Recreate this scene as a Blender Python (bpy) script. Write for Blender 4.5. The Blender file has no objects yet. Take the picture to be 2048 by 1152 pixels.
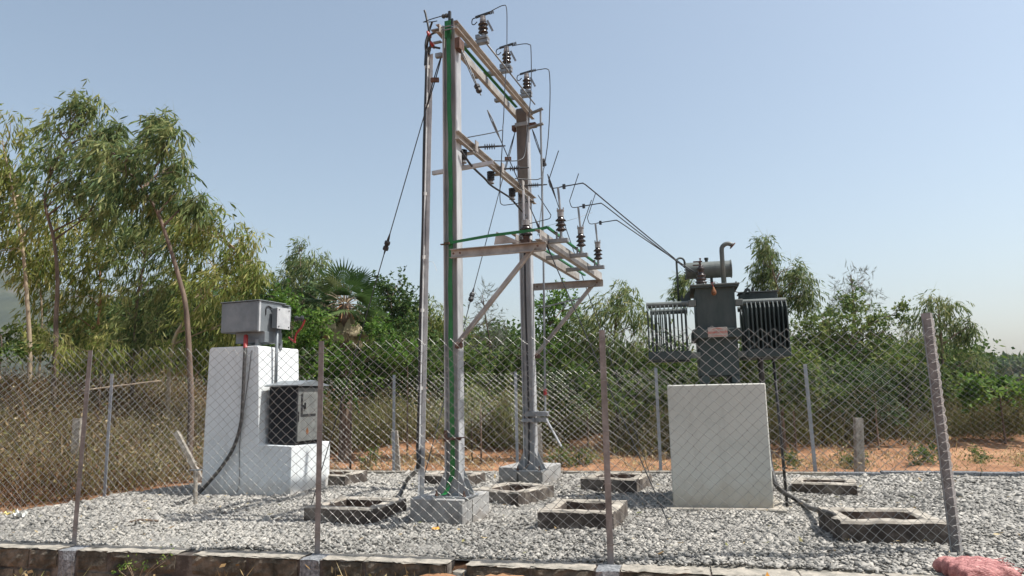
import bpy, math, random
import numpy as np
from mathutils import Vector, Matrix
R = math.radians
random.seed(7); rng = np.random.default_rng(7)
scene = bpy.context.scene
COL = scene.collection

# ---------------------------------------------------------------- camera
F, PITCH, ROLL, EYE = 1407.0, R(8.45), 0.02, 1.38
fw = np.array([0, math.cos(PITCH), math.sin(PITCH)]); rt0 = np.array([1., 0, 0]); up0 = np.cross(rt0, fw)
rt = math.cos(ROLL)*rt0 - math.sin(ROLL)*up0
up = math.cos(ROLL)*up0 + math.sin(ROLL)*rt0
cd = bpy.data.cameras.new('camera'); cam = bpy.data.objects.new('camera', cd); COL.objects.link(cam)
cd.sensor_width = 36; cd.lens = F/2048*36; cd.clip_start = 0.05; cd.clip_end = 4000
cam.matrix_world = Matrix(((rt[0], up[0], -fw[0], 0), (rt[1], up[1], -fw[1], 0), (rt[2], up[2], -fw[2], EYE), (0, 0, 0, 1)))
scene.camera = cam
# ---------------------------------------------------------------- sky, sun, exposure
SUN_EL = 61; sx, sy = 0.99, -0.14
n_ = math.hypot(sx, sy); sx /= n_; sy /= n_
w = bpy.data.worlds.new('World'); scene.world = w; w.use_nodes = True
nt = w.node_tree; bg = nt.nodes['Background']
sky = nt.nodes.new('ShaderNodeTexSky'); sky.sky_type = 'NISHITA'; sky.sun_disc = False
sky.sun_elevation = R(SUN_EL); sky.sun_rotation = math.atan2(sx, sy)
sky.altitude = 30; sky.air_density = 1.2; sky.dust_density = 2.3; sky.ozone_density = 1.0
hs = nt.nodes.new('ShaderNodeHueSaturation'); hs.inputs['Saturation'].default_value = .80; hs.inputs['Hue'].default_value = .492
nt.links.new(sky.outputs[0], hs.inputs['Color']); nt.links.new(hs.outputs[0], bg.inputs[0]); bg.inputs[1].default_value = 0.122
ld = bpy.data.lights.new('sun', 'SUN'); ld.energy = 5.0; ld.angle = R(0.6); ld.color = (1, 0.965, 0.91)
sun = bpy.data.objects.new('sun', ld); COL.objects.link(sun)
sdir = Vector((sx*math.cos(R(SUN_EL)), sy*math.cos(R(SUN_EL)), math.sin(R(SUN_EL))))
sun.rotation_euler = sdir.to_track_quat('Z', 'Y').to_euler()
scene.view_settings.view_transform = 'Standard'; scene.view_settings.look = 'None'
scene.view_settings.exposure = 0.45; scene.view_settings.gamma = 1
scene.view_settings.use_curve_mapping = False
scene.render.engine = 'CYCLES'
scene.cycles.max_bounces = 6; scene.cycles.volume_bounces = 0; scene.cycles.transparent_max_bounces = 8

# ---------------------------------------------------------------- measuring helpers: a ray met with a real plane in the world
def ray(px, py): return fw*F + rt*(px-1024) + up*(576-py)
def G(px, py, z=0.):
    d = ray(px, py); return np.array([0, 0, EYE]) + d*((z-EYE)/d[2])
def D(px, py, y):
    d = ray(px, py); return np.array([0, 0, EYE]) + d*(y/d[1])
class Frame:
    """local metric frame: a along u (right), b along v (away), z up"""
    def __init__(s, x, y, yaw):
        a = R(yaw); s.o = np.array([x, y, 0.]); s.u = np.array([math.cos(a), -math.sin(a), 0]); s.v = np.array([math.sin(a), math.cos(a), 0])
        s.yaw = -a
    def P(s, a, b, z): return s.o + a*s.u + b*s.v + np.array([0, 0, z])
    def px(s, px, py, b):
        d = ray(px, py); o = np.array([0, 0, EYE]); t = ((s.o + b*s.v - o) @ s.v)/(d @ s.v); return o + d*t
WF = Frame(0, 0, 0)
# ---------------------------------------------------------------- materials
MATS = {}
def mat(name, c1, c2=None, scale=8, rough=0.8, metal=0, bump=0.0, bscale=60, c3=None, detail=5, spec=0.5, stretch=None, lo=0.35, hi=0.65):
    m = bpy.data.materials.new(name); m.use_nodes = True; t = m.node_tree; b = t.nodes['Principled BSDF']
    b.inputs['Roughness'].default_value = rough; b.inputs['Metallic'].default_value = metal
    b.inputs['Specular IOR Level'].default_value = spec
    tc = t.nodes.new('ShaderNodeTexCoord'); src = tc.outputs['Object']
    if stretch:
        mp = t.nodes.new('ShaderNodeMapping'); mp.inputs['Scale'].default_value = stretch; t.links.new(src, mp.inputs[0]); src = mp.outputs[0]
    if c2 is None: b.inputs['Base Color'].default_value = (*c1, 1)
    else:
        n = t.nodes.new('ShaderNodeTexNoise'); n.inputs['Scale'].default_value = scale; n.inputs['Detail'].default_value = detail; n.inputs['Roughness'].default_value = 0.65
        t.links.new(src, n.inputs[0]); r = t.nodes.new('ShaderNodeValToRGB')
        r.color_ramp.elements[0].position = lo; r.color_ramp.elements[1].position = hi
        r.color_ramp.elements[0].color = (*c1, 1); r.color_ramp.elements[1].color = (*c2, 1)
        if c3:
            e = r.color_ramp.elements.new((lo+hi)/2); e.color = (*c3, 1)
        t.links.new(n.outputs['Fac'], r.inputs[0]); t.links.new(r.outputs[0], b.inputs['Base Color'])
    if bump:
        n2 = t.nodes.new('ShaderNodeTexNoise'); n2.inputs['Scale'].default_value = bscale; n2.inputs['Detail'].default_value = 4
        t.links.new(src, n2.inputs[0]); bp = t.nodes.new('ShaderNodeBump'); bp.inputs['Strength'].default_value = bump; bp.inputs['Distance'].default_value = 0.01
        t.links.new(n2.outputs['Fac'], bp.inputs['Height']); t.links.new(bp.outputs[0], b.inputs['Normal'])
    MATS[name] = m; return m
def leafmat(name, cols, trans=0.3, rough=0.6, spec=0.18):
    m = bpy.data.materials.new(name); m.use_nodes = True; t = m.node_tree; b = t.nodes['Principled BSDF']; out = t.nodes['Material Output']
    at = t.nodes.new('ShaderNodeAttribute'); at.attribute_name = 'tint'
    sp = t.nodes.new('ShaderNodeSeparateColor'); t.links.new(at.outputs['Color'], sp.inputs[0])
    r = t.nodes.new('ShaderNodeValToRGB'); el = r.color_ramp.elements
    for i, c in enumerate(cols):
        p = i/(len(cols)-1)
        e = el[0] if i == 0 else (el[-1] if i == len(cols)-1 else el.new(p)); e.position = p; e.color = (*c, 1)
    t.links.new(sp.outputs[0], r.inputs[0]); t.links.new(r.outputs[0], b.inputs['Base Color'])
    b.inputs['Roughness'].default_value = rough; b.inputs['Specular IOR Level'].default_value = spec
    if trans:
        tr = t.nodes.new('ShaderNodeBsdfTranslucent'); mx = t.nodes.new('ShaderNodeMixShader'); mx.inputs[0].default_value = trans
        t.links.new(r.outputs[0], tr.inputs[0]); t.links.new(b.outputs[0], mx.inputs[1]); t.links.new(tr.outputs[0], mx.inputs[2]); t.links.new(mx.outputs[0], out.inputs[0])
    MATS[name] = m; return m
M = MATS
mat('galv', (.17, .185, .195), (.30, .315, .325), scale=6, rough=.5, metal=.35, bump=.15, bscale=40, stretch=(1, 1, .25))
mat('galv_bright', (.42, .43, .44), (.56, .57, .57), scale=9, rough=.45, metal=.2)
mat('steel_primer', (.235, .215, .195), (.43, .41, .385), scale=5, rough=.6, metal=.1, bump=.2, bscale=30, c3=(.335, .315, .29))
mat('pole_steel', (.27, .28, .29), (.50, .51, .51), scale=4, rough=.55, metal=.15, bump=.15, bscale=30, c3=(.40, .41, .415), stretch=(1, 1, .3))
mat('pole_rust', (.07, .06, .052), (.16, .14, .12), scale=5, rough=.7, metal=.1, bump=.2, stretch=(1, 1, .3))
mat('green_paint', (.006, .105, .022), (.012, .165, .036), scale=14, rough=.4)
mat('rust', (.06, .032, .024), (.14, .08, .06), scale=20, rough=.85)
mat('black_rubber', (.012, .012, .014), (.035, .035, .036), scale=20, rough=.5)
mat('dusty_cable', (.018, .018, .019), (.06, .057, .052), scale=15, rough=.6)
mat('wire', (.05, .055, .06), rough=.5, metal=.4)
mat('alu_wire', (.22, .23, .24), rough=.45, metal=.5)
mat('porcelain', (.018, .012, .010), (.03, .02, .017), scale=10, rough=.22)
mat('porcelain_red', (.026, .017, .015), (.05, .034, .03), scale=12, rough=.25)
mat('porcelain_grey', (.2, .19, .185), (.3, .29, .28), scale=12, rough=.35)
mat('red_tape', (.22, .014, .012), (.33, .035, .03), scale=10, rough=.5)
mat('post_front', (.14, .13, .124), (.26, .245, .236), scale=9, rough=.6, metal=.1, bump=.15, c3=(.195, .18, .172))
mat('post_back', (0.27, 0.2925, 0.3225), (0.375, 0.39, 0.4125), scale=9, rough=.6, metal=.15)
mat('mesh_wire', (.24, .245, .235), (.36, .36, .34), scale=30, rough=.36, metal=.95)
mat('tie_wire', (.75, .75, .72), rough=.4, metal=.3)
mat('white_paint', (0.44, 0.475, 0.485), (0.66, 0.69, 0.69), scale=2.2, rough=.75, bump=.25, bscale=25, c3=(0.61, 0.64, 0.64), lo=.2, hi=.5, detail=8)
mat('cream_plaster', (.34, .34, .295), (.53, .53, .475), scale=1.6, rough=.8, bump=.25, bscale=30, c3=(.48, .485, .435), lo=.22, hi=.55, detail=9)
mat('concrete', (0.176, 0.164, 0.148), (0.376, 0.36, 0.328), scale=4, rough=.9, bump=.5, bscale=35, c3=(0.288, 0.276, 0.252), detail=9)
mat('pad_concrete', (0.192, 0.188, 0.18), (0.344, 0.336, 0.32), scale=3, rough=.9, bump=.35, bscale=45, c3=(0.296, 0.292, 0.28), detail=9)
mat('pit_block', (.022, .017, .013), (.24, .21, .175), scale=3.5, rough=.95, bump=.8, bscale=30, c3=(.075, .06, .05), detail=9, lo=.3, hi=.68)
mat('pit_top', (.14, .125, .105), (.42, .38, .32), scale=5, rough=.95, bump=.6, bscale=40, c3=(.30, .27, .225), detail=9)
mat('laterite', (.028, .026, .018), (.17, .14, .105), scale=7, rough=.95, bump=1, bscale=40, c3=(.08, .068, .05), detail=11)
mat('mortar', (.17, .16, .135), (.40, .36, .30), scale=9, rough=.95, bump=.7, bscale=50, detail=9)
mat('rough_footing', (0.091, 0.098, 0.105), (0.294, 0.301, 0.308), scale=38, rough=.95, bump=1.0, bscale=70, detail=4)
mat('box_grey', (.145, .165, .178), (.235, .255, .268), scale=3, rough=.5, metal=.2, c3=(.185, .205, .218), detail=8)
mat('trafo', (.028, .043, .043), (.062, .078, .076), scale=4, rough=.6, c3=(.042, .059, .058), spec=.3, detail=9, stretch=(1, 1, .35))
mat('trafo_light', (.075, .092, .086), (.145, .16, .148), scale=6, rough=.5, detail=9, stretch=(1, 1, .4))
mat('kiosk_dark', (.008, .010, .013), (.02, .024, .028), scale=3, rough=.65, spec=.2)
mat('kiosk_door', (.12, .125, .12), (.19, .195, .185), scale=6, rough=.5)
mat('plate', (0.35, 0.294, 0.252), (0.462, 0.42, 0.378), scale=20, rough=.5)
mat('plate_red', (.5, .05, .035), rough=.5)
mat('orange_tag', (.14, .055, .02), (.24, .10, .04), scale=20, rough=.8)
mat('earth', (.17, .08, .035), (.37, .215, .115), scale=1.6, rough=.95, bump=1, bscale=14, c3=(.275, .135, .065), detail=12)
mat('gravel_bed', (.14, .135, .122), (.27, .26, .235), scale=30, rough=.95, bump=1, bscale=60)
mat('hill_rock', (.022, .032, .02), (.085, .075, .06), scale=.05, rough=.95, c3=(.04, .05, .03), detail=12, bump=.5, bscale=.3)
mat('bark_pale', (0.27, 0.2025, 0.1275), (0.4125, 0.33, 0.2325), scale=9, rough=.8, stretch=(1, 1, .2))
mat('bark_brown', (.075, .052, .038), (.21, .15, .11), scale=9, rough=.9, stretch=(1, 1, .2))
mat('bark_orange', (0.24, 0.112, 0.048), (0.368, 0.208, 0.104), scale=9, rough=.85, stretch=(1, 1, .2))
mat('stub_concrete', (0.176, 0.152, 0.12), (0.384, 0.352, 0.304), scale=14, rough=.95, bump=.6, detail=8)
mat('white_plastic', (.7, .7, .66), rough=.5)
mat('yellow_plastic', (.75, .6, .2), rough=.5)
mat('orange_leaf', (.72, .33, .05), (.8, .45, .1), scale=30, rough=.6)
def stonemat():
    m = leafmat('stones', [(.11, .105, .096), (.25, .24, .218), (.345, .328, .295), (.49, .46, .405)], trans=0, rough=.85, spec=.3)
stonemat()
leafmat('euc_leaf', [(.035, .07, .028), (.09, .145, .05), (.19, .235, .08), (.36, .35, .15)], .42)
leafmat('euc_leaf_y', [(.065, .11, .025), (.165, .215, .045), (.30, .32, .09), (.52, .45, .19)], .45)
leafmat('bush_leaf', [(.024, .055, .014), (.06, .115, .027), (.13, .185, .046), (.28, .295, .10)], .38)
leafmat('bright_leaf', [(.04, .10, .014), (.095, .19, .03), (.17, .26, .048), (.30, .33, .11)], .4)
leafmat('dark_leaf', [(.018, .042, .014), (.042, .085, .025), (.075, .12, .035), (.14, .17, .06)], .32)
leafmat('casuarina', [(.10, .115, .09), (.15, .165, .125), (.2, .21, .16)], .2)
leafmat('palm_leaf', [(.03, .07, .018), (.07, .12, .035), (.30, .26, .14), (.50, .43, .27)], .3)
leafmat('scrub', [(.06, .045, .022), (.09, .12, .03), (.22, .165, .095), (.16, .20, .055), (.31, .25, .15), (.44, .38, .24)], .28, rough=.8, spec=.1)
leafmat('red_scrub', [(.08, .04, .02), (.20, .105, .055), (.11, .12, .035), (.31, .22, .13), (.16, .165, .055), (.43, .35, .22)], .25, rough=.8, spec=.1)
leafmat('straw', [(.20, .13, .06), (.38, .28, .14), (.50, .40, .23), (.14, .16, .05)], .25, rough=.8, spec=.1)

def soil_base(name, z0, z1, col, streak=.35):
    m = MATS[name]; t = m.node_tree; b = t.nodes['Principled BSDF']; src = b.inputs['Base Color'].links[0].from_socket
    geo = t.nodes.new('ShaderNodeNewGeometry'); sp = t.nodes.new('ShaderNodeSeparateXYZ'); t.links.new(geo.outputs['Position'], sp.inputs[0])
    n = t.nodes.new('ShaderNodeTexNoise'); n.inputs['Scale'].default_value = 7; n.inputs['Detail'].default_value = 8; t.links.new(geo.outputs['Position'], n.inputs[0])
    ma = t.nodes.new('ShaderNodeMath'); ma.operation = 'MULTIPLY_ADD'; ma.inputs[1].default_value = -.5; t.links.new(n.outputs['Fac'], ma.inputs[0]); t.links.new(sp.outputs['Z'], ma.inputs[2])
    mr = t.nodes.new('ShaderNodeMapRange'); mr.inputs['From Min'].default_value = z0-.25; mr.inputs['From Max'].default_value = z1-.25; mr.inputs['To Min'].default_value = .6; mr.inputs['To Max'].default_value = 0; t.links.new(ma.outputs[0], mr.inputs['Value'])
    mx = t.nodes.new('ShaderNodeMix'); mx.data_type = 'RGBA'; t.links.new(mr.outputs[0], mx.inputs['Factor']); t.links.new(src, mx.inputs['A']); mx.inputs['B'].default_value = (*col, 1)
    mp = t.nodes.new('ShaderNodeMapping'); mp.inputs['Scale'].default_value = (9, 9, .7); t.links.new(geo.outputs['Position'], mp.inputs[0])
    n2 = t.nodes.new('ShaderNodeTexNoise'); n2.inputs['Scale'].default_value = 1.6; n2.inputs['Detail'].default_value = 7; t.links.new(mp.outputs[0], n2.inputs[0])
    r2 = t.nodes.new('ShaderNodeMapRange'); r2.inputs['From Min'].default_value = .56; r2.inputs['From Max'].default_value = .75; r2.inputs['To Max'].default_value = streak; t.links.new(n2.outputs['Fac'], r2.inputs['Value'])
    m2 = t.nodes.new('ShaderNodeMix'); m2.data_type = 'RGBA'; t.links.new(r2.outputs[0], m2.inputs['Factor']); t.links.new(mx.outputs['Result'], m2.inputs['A']); m2.inputs['B'].default_value = (col[0]*.55, col[1]*.6, col[2]*.7, 1)
    t.links.new(m2.outputs['Result'], b.inputs['Base Color'])
soil_base('cream_plaster', .02, .40, (.33, .26, .17), .14); soil_base('white_paint', .0, .30, (.40, .34, .27), .22)
soil_base('trafo', -1, -.5, (.16, .15, .13), .3); soil_base('pad_concrete', -.02, .14, (.16, .13, .10), .3)
# ---------------------------------------------------------------- mesh helpers
def tag(o, label=None, cat=None, group=None, kind=None):
    if label: o['label'] = label
    if cat: o['category'] = cat
    if group: o['group'] = group
    if kind: o['kind'] = kind
    return o
def empty(name, p, label, cat, group=None, yaw=0):
    o = bpy.data.objects.new(name, None); COL.objects.link(o); o.location = Vector(p); o.rotation_euler.z = yaw
    o.empty_display_size = .1
    return tag(o, label, cat, group)
def put(ob, parent=None):
    COL.objects.link(ob)
    if parent is not None:
        ob.parent = parent; chain = []; q = parent
        while q is not None: chain.append(q); q = q.parent
        m = Matrix.Identity(4)
        for q in reversed(chain):
            m = m @ q.matrix_parent_inverse @ q.matrix_basis
        ob.matrix_parent_inverse = m.inverted()
    return ob
class MB:
    def __init__(s): s.v = []; s.f = []
    def add(s, vs, fs):
        n = len(s.v); s.v += [tuple(map(float, p)) for p in vs]; s.f += [tuple(i+n for i in f) for f in fs]; return s
    def box(s, c, size, fr=WF, bev=0):
        """c=(a,b,z) centre in frame fr"""
        a, b, z = c; hx, hy, hz = size[0]/2, size[1]/2, size[2]/2
        if not bev:
            P = [fr.P(a+i*hx, b+j*hy, z+k*hz) for i in (-1, 1) for j in (-1, 1) for k in (-1, 1)]
            return s.add(P, [(0, 1, 3, 2), (4, 6, 7, 5), (0, 4, 5, 1), (2, 3, 7, 6), (0, 2, 6, 4), (1, 5, 7, 3)])
        pts = []; n = len(s.v)
        def idx(i, j, k, ax): return ((i*2+j)*2+k)*3+ax
        for i in (0, 1):
            for j in (0, 1):
                for k in (0, 1):
                    S = (2*i-1, 2*j-1, 2*k-1)
                    for ax in range(3):
                        q = [S[0]*(hx-bev), S[1]*(hy-bev), S[2]*(hz-bev)]; q[ax] = S[ax]*(hx, hy, hz)[ax]
                        pts.append(fr.P(a+q[0], b+q[1], z+q[2]))
        F_ = []
        for ax in range(3):
            o1, o2 = [x for x in range(3) if x != ax]
            for sgn in (0, 1):
                q = []
                for (m1, m2) in ((0, 0), (1, 0), (1, 1), (0, 1)):
                    t = [0, 0, 0]; t[ax] = sgn; t[o1] = m1; t[o2] = m2; q.append(idx(*t, ax))
                F_.append(tuple(q))
            for m1 in (0, 1):
                for m2 in (0, 1):
                    t0 = [0, 0, 0]; t1 = [0, 0, 0]; t0[o1] = t1[o1] = m1; t0[o2] = t1[o2] = m2; t0[ax] = 0; t1[ax] = 1
                    F_.append((idx(*t0, o1), idx(*t1, o1), idx(*t1, o2), idx(*t0, o2)))
        for i in (0, 1):
            for j in (0, 1):
                for k in (0, 1): F_.append(tuple(idx(i, j, k, ax) for ax in range(3)))
        return s.add(pts, F_)
    def tube(s, pts, r, n=6, cap=True):
        pts = [np.array(p, float) for p in pts]; rs = r if hasattr(r, '__len__') else [r]*len(pts)
        V = []; prev = None
        for i, p in enumerate(pts):
            t = pts[min(i+1, len(pts)-1)] - pts[max(i-1, 0)]; t = t/(np.linalg.norm(t)+1e-9)
            if prev is None:
                a = np.array([0, 0, 1.]) if abs(t[2]) < .9 else np.array([1., 0, 0]); x = np.cross(a, t)
            else: x = prev - t*(prev@t)
            x /= np.linalg.norm(x)+1e-9; y = np.cross(t, x); prev = x
            for k in range(n):
                an = 2*math.pi*(k+.5)/n; V.append(p + rs[i]*(x*math.cos(an)+y*math.sin(an)))
        Fc = [(i*n+k, i*n+(k+1) % n, (i+1)*n+(k+1) % n, (i+1)*n+k) for i in range(len(pts)-1) for k in range(n)]
        if cap: Fc += [tuple(range(n-1, -1, -1)), tuple((len(pts)-1)*n+k for k in range(n))]
        return s.add(V, Fc)
    def lathe(s, base, prof, axis=(0, 0, 1), n=14):
        """prof: [(dist along axis, radius)]"""
        ax = np.array(axis, float); ax /= np.linalg.norm(ax); b = np.array(base, float)
        a = np.array([0, 0, 1.]) if abs(ax[2]) < .9 else np.array([1., 0, 0]); x = np.cross(a, ax); x /= np.linalg.norm(x); y = np.cross(ax, x)
        V = [b+ax*h+r*(x*math.cos(2*math.pi*k/n)+y*math.sin(2*math.pi*k/n)) for h, r in prof for k in range(n)]
        m = len(prof)
        Fc = [(i*n+k, i*n+(k+1) % n, (i+1)*n+(k+1) % n, (i+1)*n+k) for i in range(m-1) for k in range(n)]
        Fc += [tuple(range(n-1, -1, -1)), tuple((m-1)*n+k for k in range(n))]
        return s.add(V, Fc)
    def bar(s, A, B, prof, side):
        """extrude polygon prof [(p along side, q along up)] from A to B"""
        A = np.array(A, float); B = np.array(B, float); t = B-A; t /= np.linalg.norm(t)
        sd = np.array(side, float); sd = sd - t*(sd@t); sd /= np.linalg.norm(sd); u_ = np.cross(sd, t)
        if u_[2] < 0 and abs(t[2]) < .95: u_ = -u_
        V = [A+sd*p+u_*q for p, q in prof]+[B+sd*p+u_*q for p, q in prof]; n = len(prof)
        Fc = [(k, (k+1) % n, n+(k+1) % n, n+k) for k in range(n)]+[tuple(range(n-1, -1, -1)), tuple(range(n, 2*n))]
        return s.add(V, Fc)
    def build(s, name, m, parent=None, smooth=False, fix=True):
        me = bpy.data.meshes.new(name); me.from_pydata(s.v, [], s.f)
        if fix:
            import bmesh
            bm = bmesh.new(); bm.from_mesh(me); bmesh.ops.recalc_face_normals(bm, faces=bm.faces); bm.to_mesh(me); bm.free()
        me.materials.append(m if not isinstance(m, str) else MATS[m])
        if smooth: me.polygons.foreach_set('use_smooth', [True]*len(me.polygons))
        ob = bpy.data.objects.new(name, me)
        return put(ob, parent)
def npmesh(name, V, loops, sizes, m, tint=None, parent=None, smooth=False):
    me = bpy.data.meshes.new(name); V = np.ascontiguousarray(V, dtype=np.float32)
    me.vertices.add(len(V)); me.vertices.foreach_set('co', V.ravel())
    loops = np.asarray(loops, dtype=np.int32); me.loops.add(len(loops)); me.loops.foreach_set('vertex_index', loops)
    sizes = np.asarray(sizes, dtype=np.int32); st = np.concatenate([[0], np.cumsum(sizes)[:-1]]).astype(np.int32)
    me.polygons.add(len(sizes)); me.polygons.foreach_set('loop_start', st); me.polygons.foreach_set('loop_total', sizes)
    if smooth: me.polygons.foreach_set('use_smooth', np.ones(len(sizes), dtype=bool))
    if tint is not None:
        at = me.color_attributes.new('tint', 'FLOAT_COLOR', 'POINT'); c = np.ones((len(V), 4), dtype=np.float32); c[:, :3] = tint[:, None]; at.data.foreach_set('color', c.ravel())
    me.update(calc_edges=True); me.validate()
    me.materials.append(MATS[m]); ob = bpy.data.objects.new(name, me)
    return put(ob, parent)
def unit(a): return a/(np.linalg.norm(a, axis=-1, keepdims=True)+1e-9)
def I_prof(w_, h, tf, tw): # w_ along side = flange width, h along up
    a, b = w_/2, h/2; c = tw/2
    return [(-a, -b), (a, -b), (a, -b+tf), (c, -b+tf), (c, b-tf), (a, b-tf), (a, b), (-a, b), (-a, b-tf), (-c, b-tf), (-c, -b+tf), (-a, -b+tf)]
def C_prof(d, h, t): # web at p=0, flanges to p=d
    b = h/2; return [(0, -b), (d, -b), (d, -b+t), (t, -b+t), (t, b-t), (d, b-t), (d, b), (0, b)]
def L_prof(w_, t): return [(0, 0), (w_, 0), (w_, t), (t, t), (t, w_), (0, w_)]
def smooth_path(pts, n=8):
    """Catmull-Rom"""
    P = [np.array(p, float) for p in pts]; P = [2*P[0]-P[1]]+P+[2*P[-1]-P[-2]]; out = []
    for i in range(1, len(P)-2):
        for k in range(n):
            t = k/n; out.append(.5*((2*P[i])+(-P[i-1]+P[i+1])*t+(2*P[i-1]-5*P[i]+4*P[i+1]-P[i+2])*t*t+(-P[i-1]+3*P[i]-3*P[i+1]+P[i+2])*t**3))
    return out+[P[-2]]

# ================================================================ TERRAIN
FA = np.array([-6.94, 7.68]); FD = unit(np.array([5.0, -1.19]))           # front fence line
def front_d(x, y):  # >0 in front (towards camera) of the front line
    n = np.array([FD[1], -FD[0]]); return (x-FA[0])*n[0]+(y-FA[1])*n[1]
BL = np.array([-4.78, 13.41]); BR = np.array([9.6, 10.21]); FL = np.array([-6.94, 7.65])
def back_d(x, y):
    e = unit(BR-BL); return (x-BL[0])*(-e[1])+(y-BL[1])*e[0]
def left_d(x, y):
    e = unit(BL-FL); return (x-FL[0])*(-e[1])+(y-FL[1])*e[0]
def sst(a, b, x): t = np.clip((x-a)/(b-a), 0, 1); return t*t*(3-2*t)
def vnoise(x, y, f, s=0):
    x = np.asarray(x)*f+s*17.3; y = np.asarray(y)*f+s*9.1; return (np.sin(x*1.3+np.sin(y*1.7+s))*np.cos(y*1.1+np.sin(x*.9)))
def terrain(x, y):
    x = np.asarray(x, float); y = np.asarray(y, float)
    fd, bd, ldd = front_d(x, y), back_d(x, y), left_d(x, y)
    z = -0.03 + 0*x
    z = z - .30*sst(.03, .17, fd)
    z = z + 1.25*sst(.3, 6, ldd)*sst(3, 8, y)
    z = z + (.35+.35*(1-sst(-1, 4, x)))*sst(2.5, 8, bd)*(1-sst(40, 90, bd)*.9)
    out = np.maximum(sst(.15, 1, bd), sst(.15, 1, ldd))
    z = z + out*(.06*vnoise(x, y, 1.1)+.03*vnoise(x, y, 3.7, 2)) + out*sst(3, 9, np.maximum(bd, ldd))*.15*vnoise(x, y, .5, 4)
    return z
def axis_pts(lo, hi, fine_lo, fine_hi, step, grow=1.25):
    mid = list(np.arange(fine_lo, fine_hi+1e-6, step)); s = step; a = fine_hi
    while a < hi: s *= grow; a += s; mid.append(min(a, hi))
    s = step; a = fine_lo; pre = []
    while a > lo: s *= grow; a -= s; pre.append(max(a, lo))
    return np.array(sorted(set(pre))+mid)
xs = axis_pts(-900, 900, -14, 14, .12, 1.3); ys = axis_pts(-60, 1400, 4.2, 24, .1, 1.3)
X, Y = np.meshgrid(xs, ys); Z = terrain(X, Y); nx, ny = len(xs), len(ys)
idx = np.arange(nx*ny).reshape(ny, nx)
q = np.stack([idx[:-1, :-1], idx[:-1, 1:], idx[1:, 1:], idx[1:, :-1]], -1).reshape(-1, 4)
g = npmesh('ground', np.stack([X, Y, Z], -1).reshape(-1, 3), q.ravel(), [4]*len(q), 'earth', smooth=True); g['kind'] = 'structure'
# gravel bed
mb = MB(); fr_ = lambda t: FA+FD*t
c0 = FA+FD*.0; c1 = FA+FD*17
mb.add([(*(c0), .004), (*(c1), .004), (BR[0]+.3, BR[1]-.08, .004), (BL[0]+.1, BL[1]-.12, .004)], [(0, 1, 2, 3)])
gb = mb.build('gravel_bed', 'gravel_bed'); gb['kind'] = 'structure'
# crushed stone
def in_comp(x, y): return (front_d(x, y) < -.02) & (back_d(x, y) < -.12) & (left_d(x, y) < -.1)
PITS = []   # (fl, fr, dep) filled below, stones keep off
def pit_spec(fl, fr, dep, h, label, wall=.13, extl=0, ext=0, right=None):
    A, B = G(*fl), G(*fr); e = unit(B-A); A = A-e*extl; B = B+e*ext; yaw = -math.degrees(math.atan2(e[1], e[0])); PITS.append(dict(fr=Frame(A[0], A[1], yaw), L=np.linalg.norm(B-A), dep=dep, h=h+.015, wall=wall, label=label))
pit_spec((607, 1048), (745, 1054), .80, .17, 'weathered open pit left of the main pole with a black cable going down behind it')
pit_spec((843, 972), (932, 977), .55, .16, 'small open pit directly behind the green striped pole', wall=.12)
pit_spec((985, 1010), (1037, 1015), .80, .16, 'open pit between the two steel pole pads', extl=.35)
pit_spec((1076, 1062), (1228, 1069), .80, .19, 'open pit at the third front fence post, right of the near pole pad')
pit_spec((1162, 984), (1274, 989), .78, .18, 'open pit near the rear fence, left of the cream plinth')
pit_spec((1584, 991), (1716, 996), .6, .15, 'open pit by the rear fence, right of the cream plinth')
pit_spec((1686, 1093), (1905, 1096), .78, .195, 'largest open pit at the lower right by the leaning corner post', wall=.14)
pit_spec((600, 975), (690, 977), .7, .18, 'pale pit half hidden behind the white cabinet block')
SOLID = [(Frame(-1.14, 7.79, 22), .63, .68), (Frame(-.26, 10.93, 24), .72, .78), (Frame(1.8-.06, 8.36-.085, 13), 1.24, 1.42), (Frame(-4.57, 10.52, 17), 1.51, 1.0)]
def local(fr, x, y): dx, dy = x-fr.o[0], y-fr.o[1]; return dx*fr.u[0]+dy*fr.u[1], dx*fr.v[0]+dy*fr.v[1]
def free(x, y, m=.0):
    ok = np.ones(len(x), bool)
    for fr, L_, Dp in SOLID+[(p['fr'], p['L'], p['dep']) for p in PITS]:
        a, b = local(fr, x, y); ok &= ~((a > -m) & (a < L_+m) & (b > -m) & (b < Dp+m))
    return ok
base8 = np.array([(-1, -1, -1), (1, -1, -1), (1, 1, -1), (-1, 1, -1), (-1, -1, 1), (1, -1, 1), (1, 1, 1), (-1, 1, 1)], float)*.5
quads = np.array([(0, 3, 2, 1), (4, 5, 6, 7), (0, 1, 5, 4), (1, 2, 6, 5), (2, 3, 7, 6), (3, 0, 4, 7)])
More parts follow.
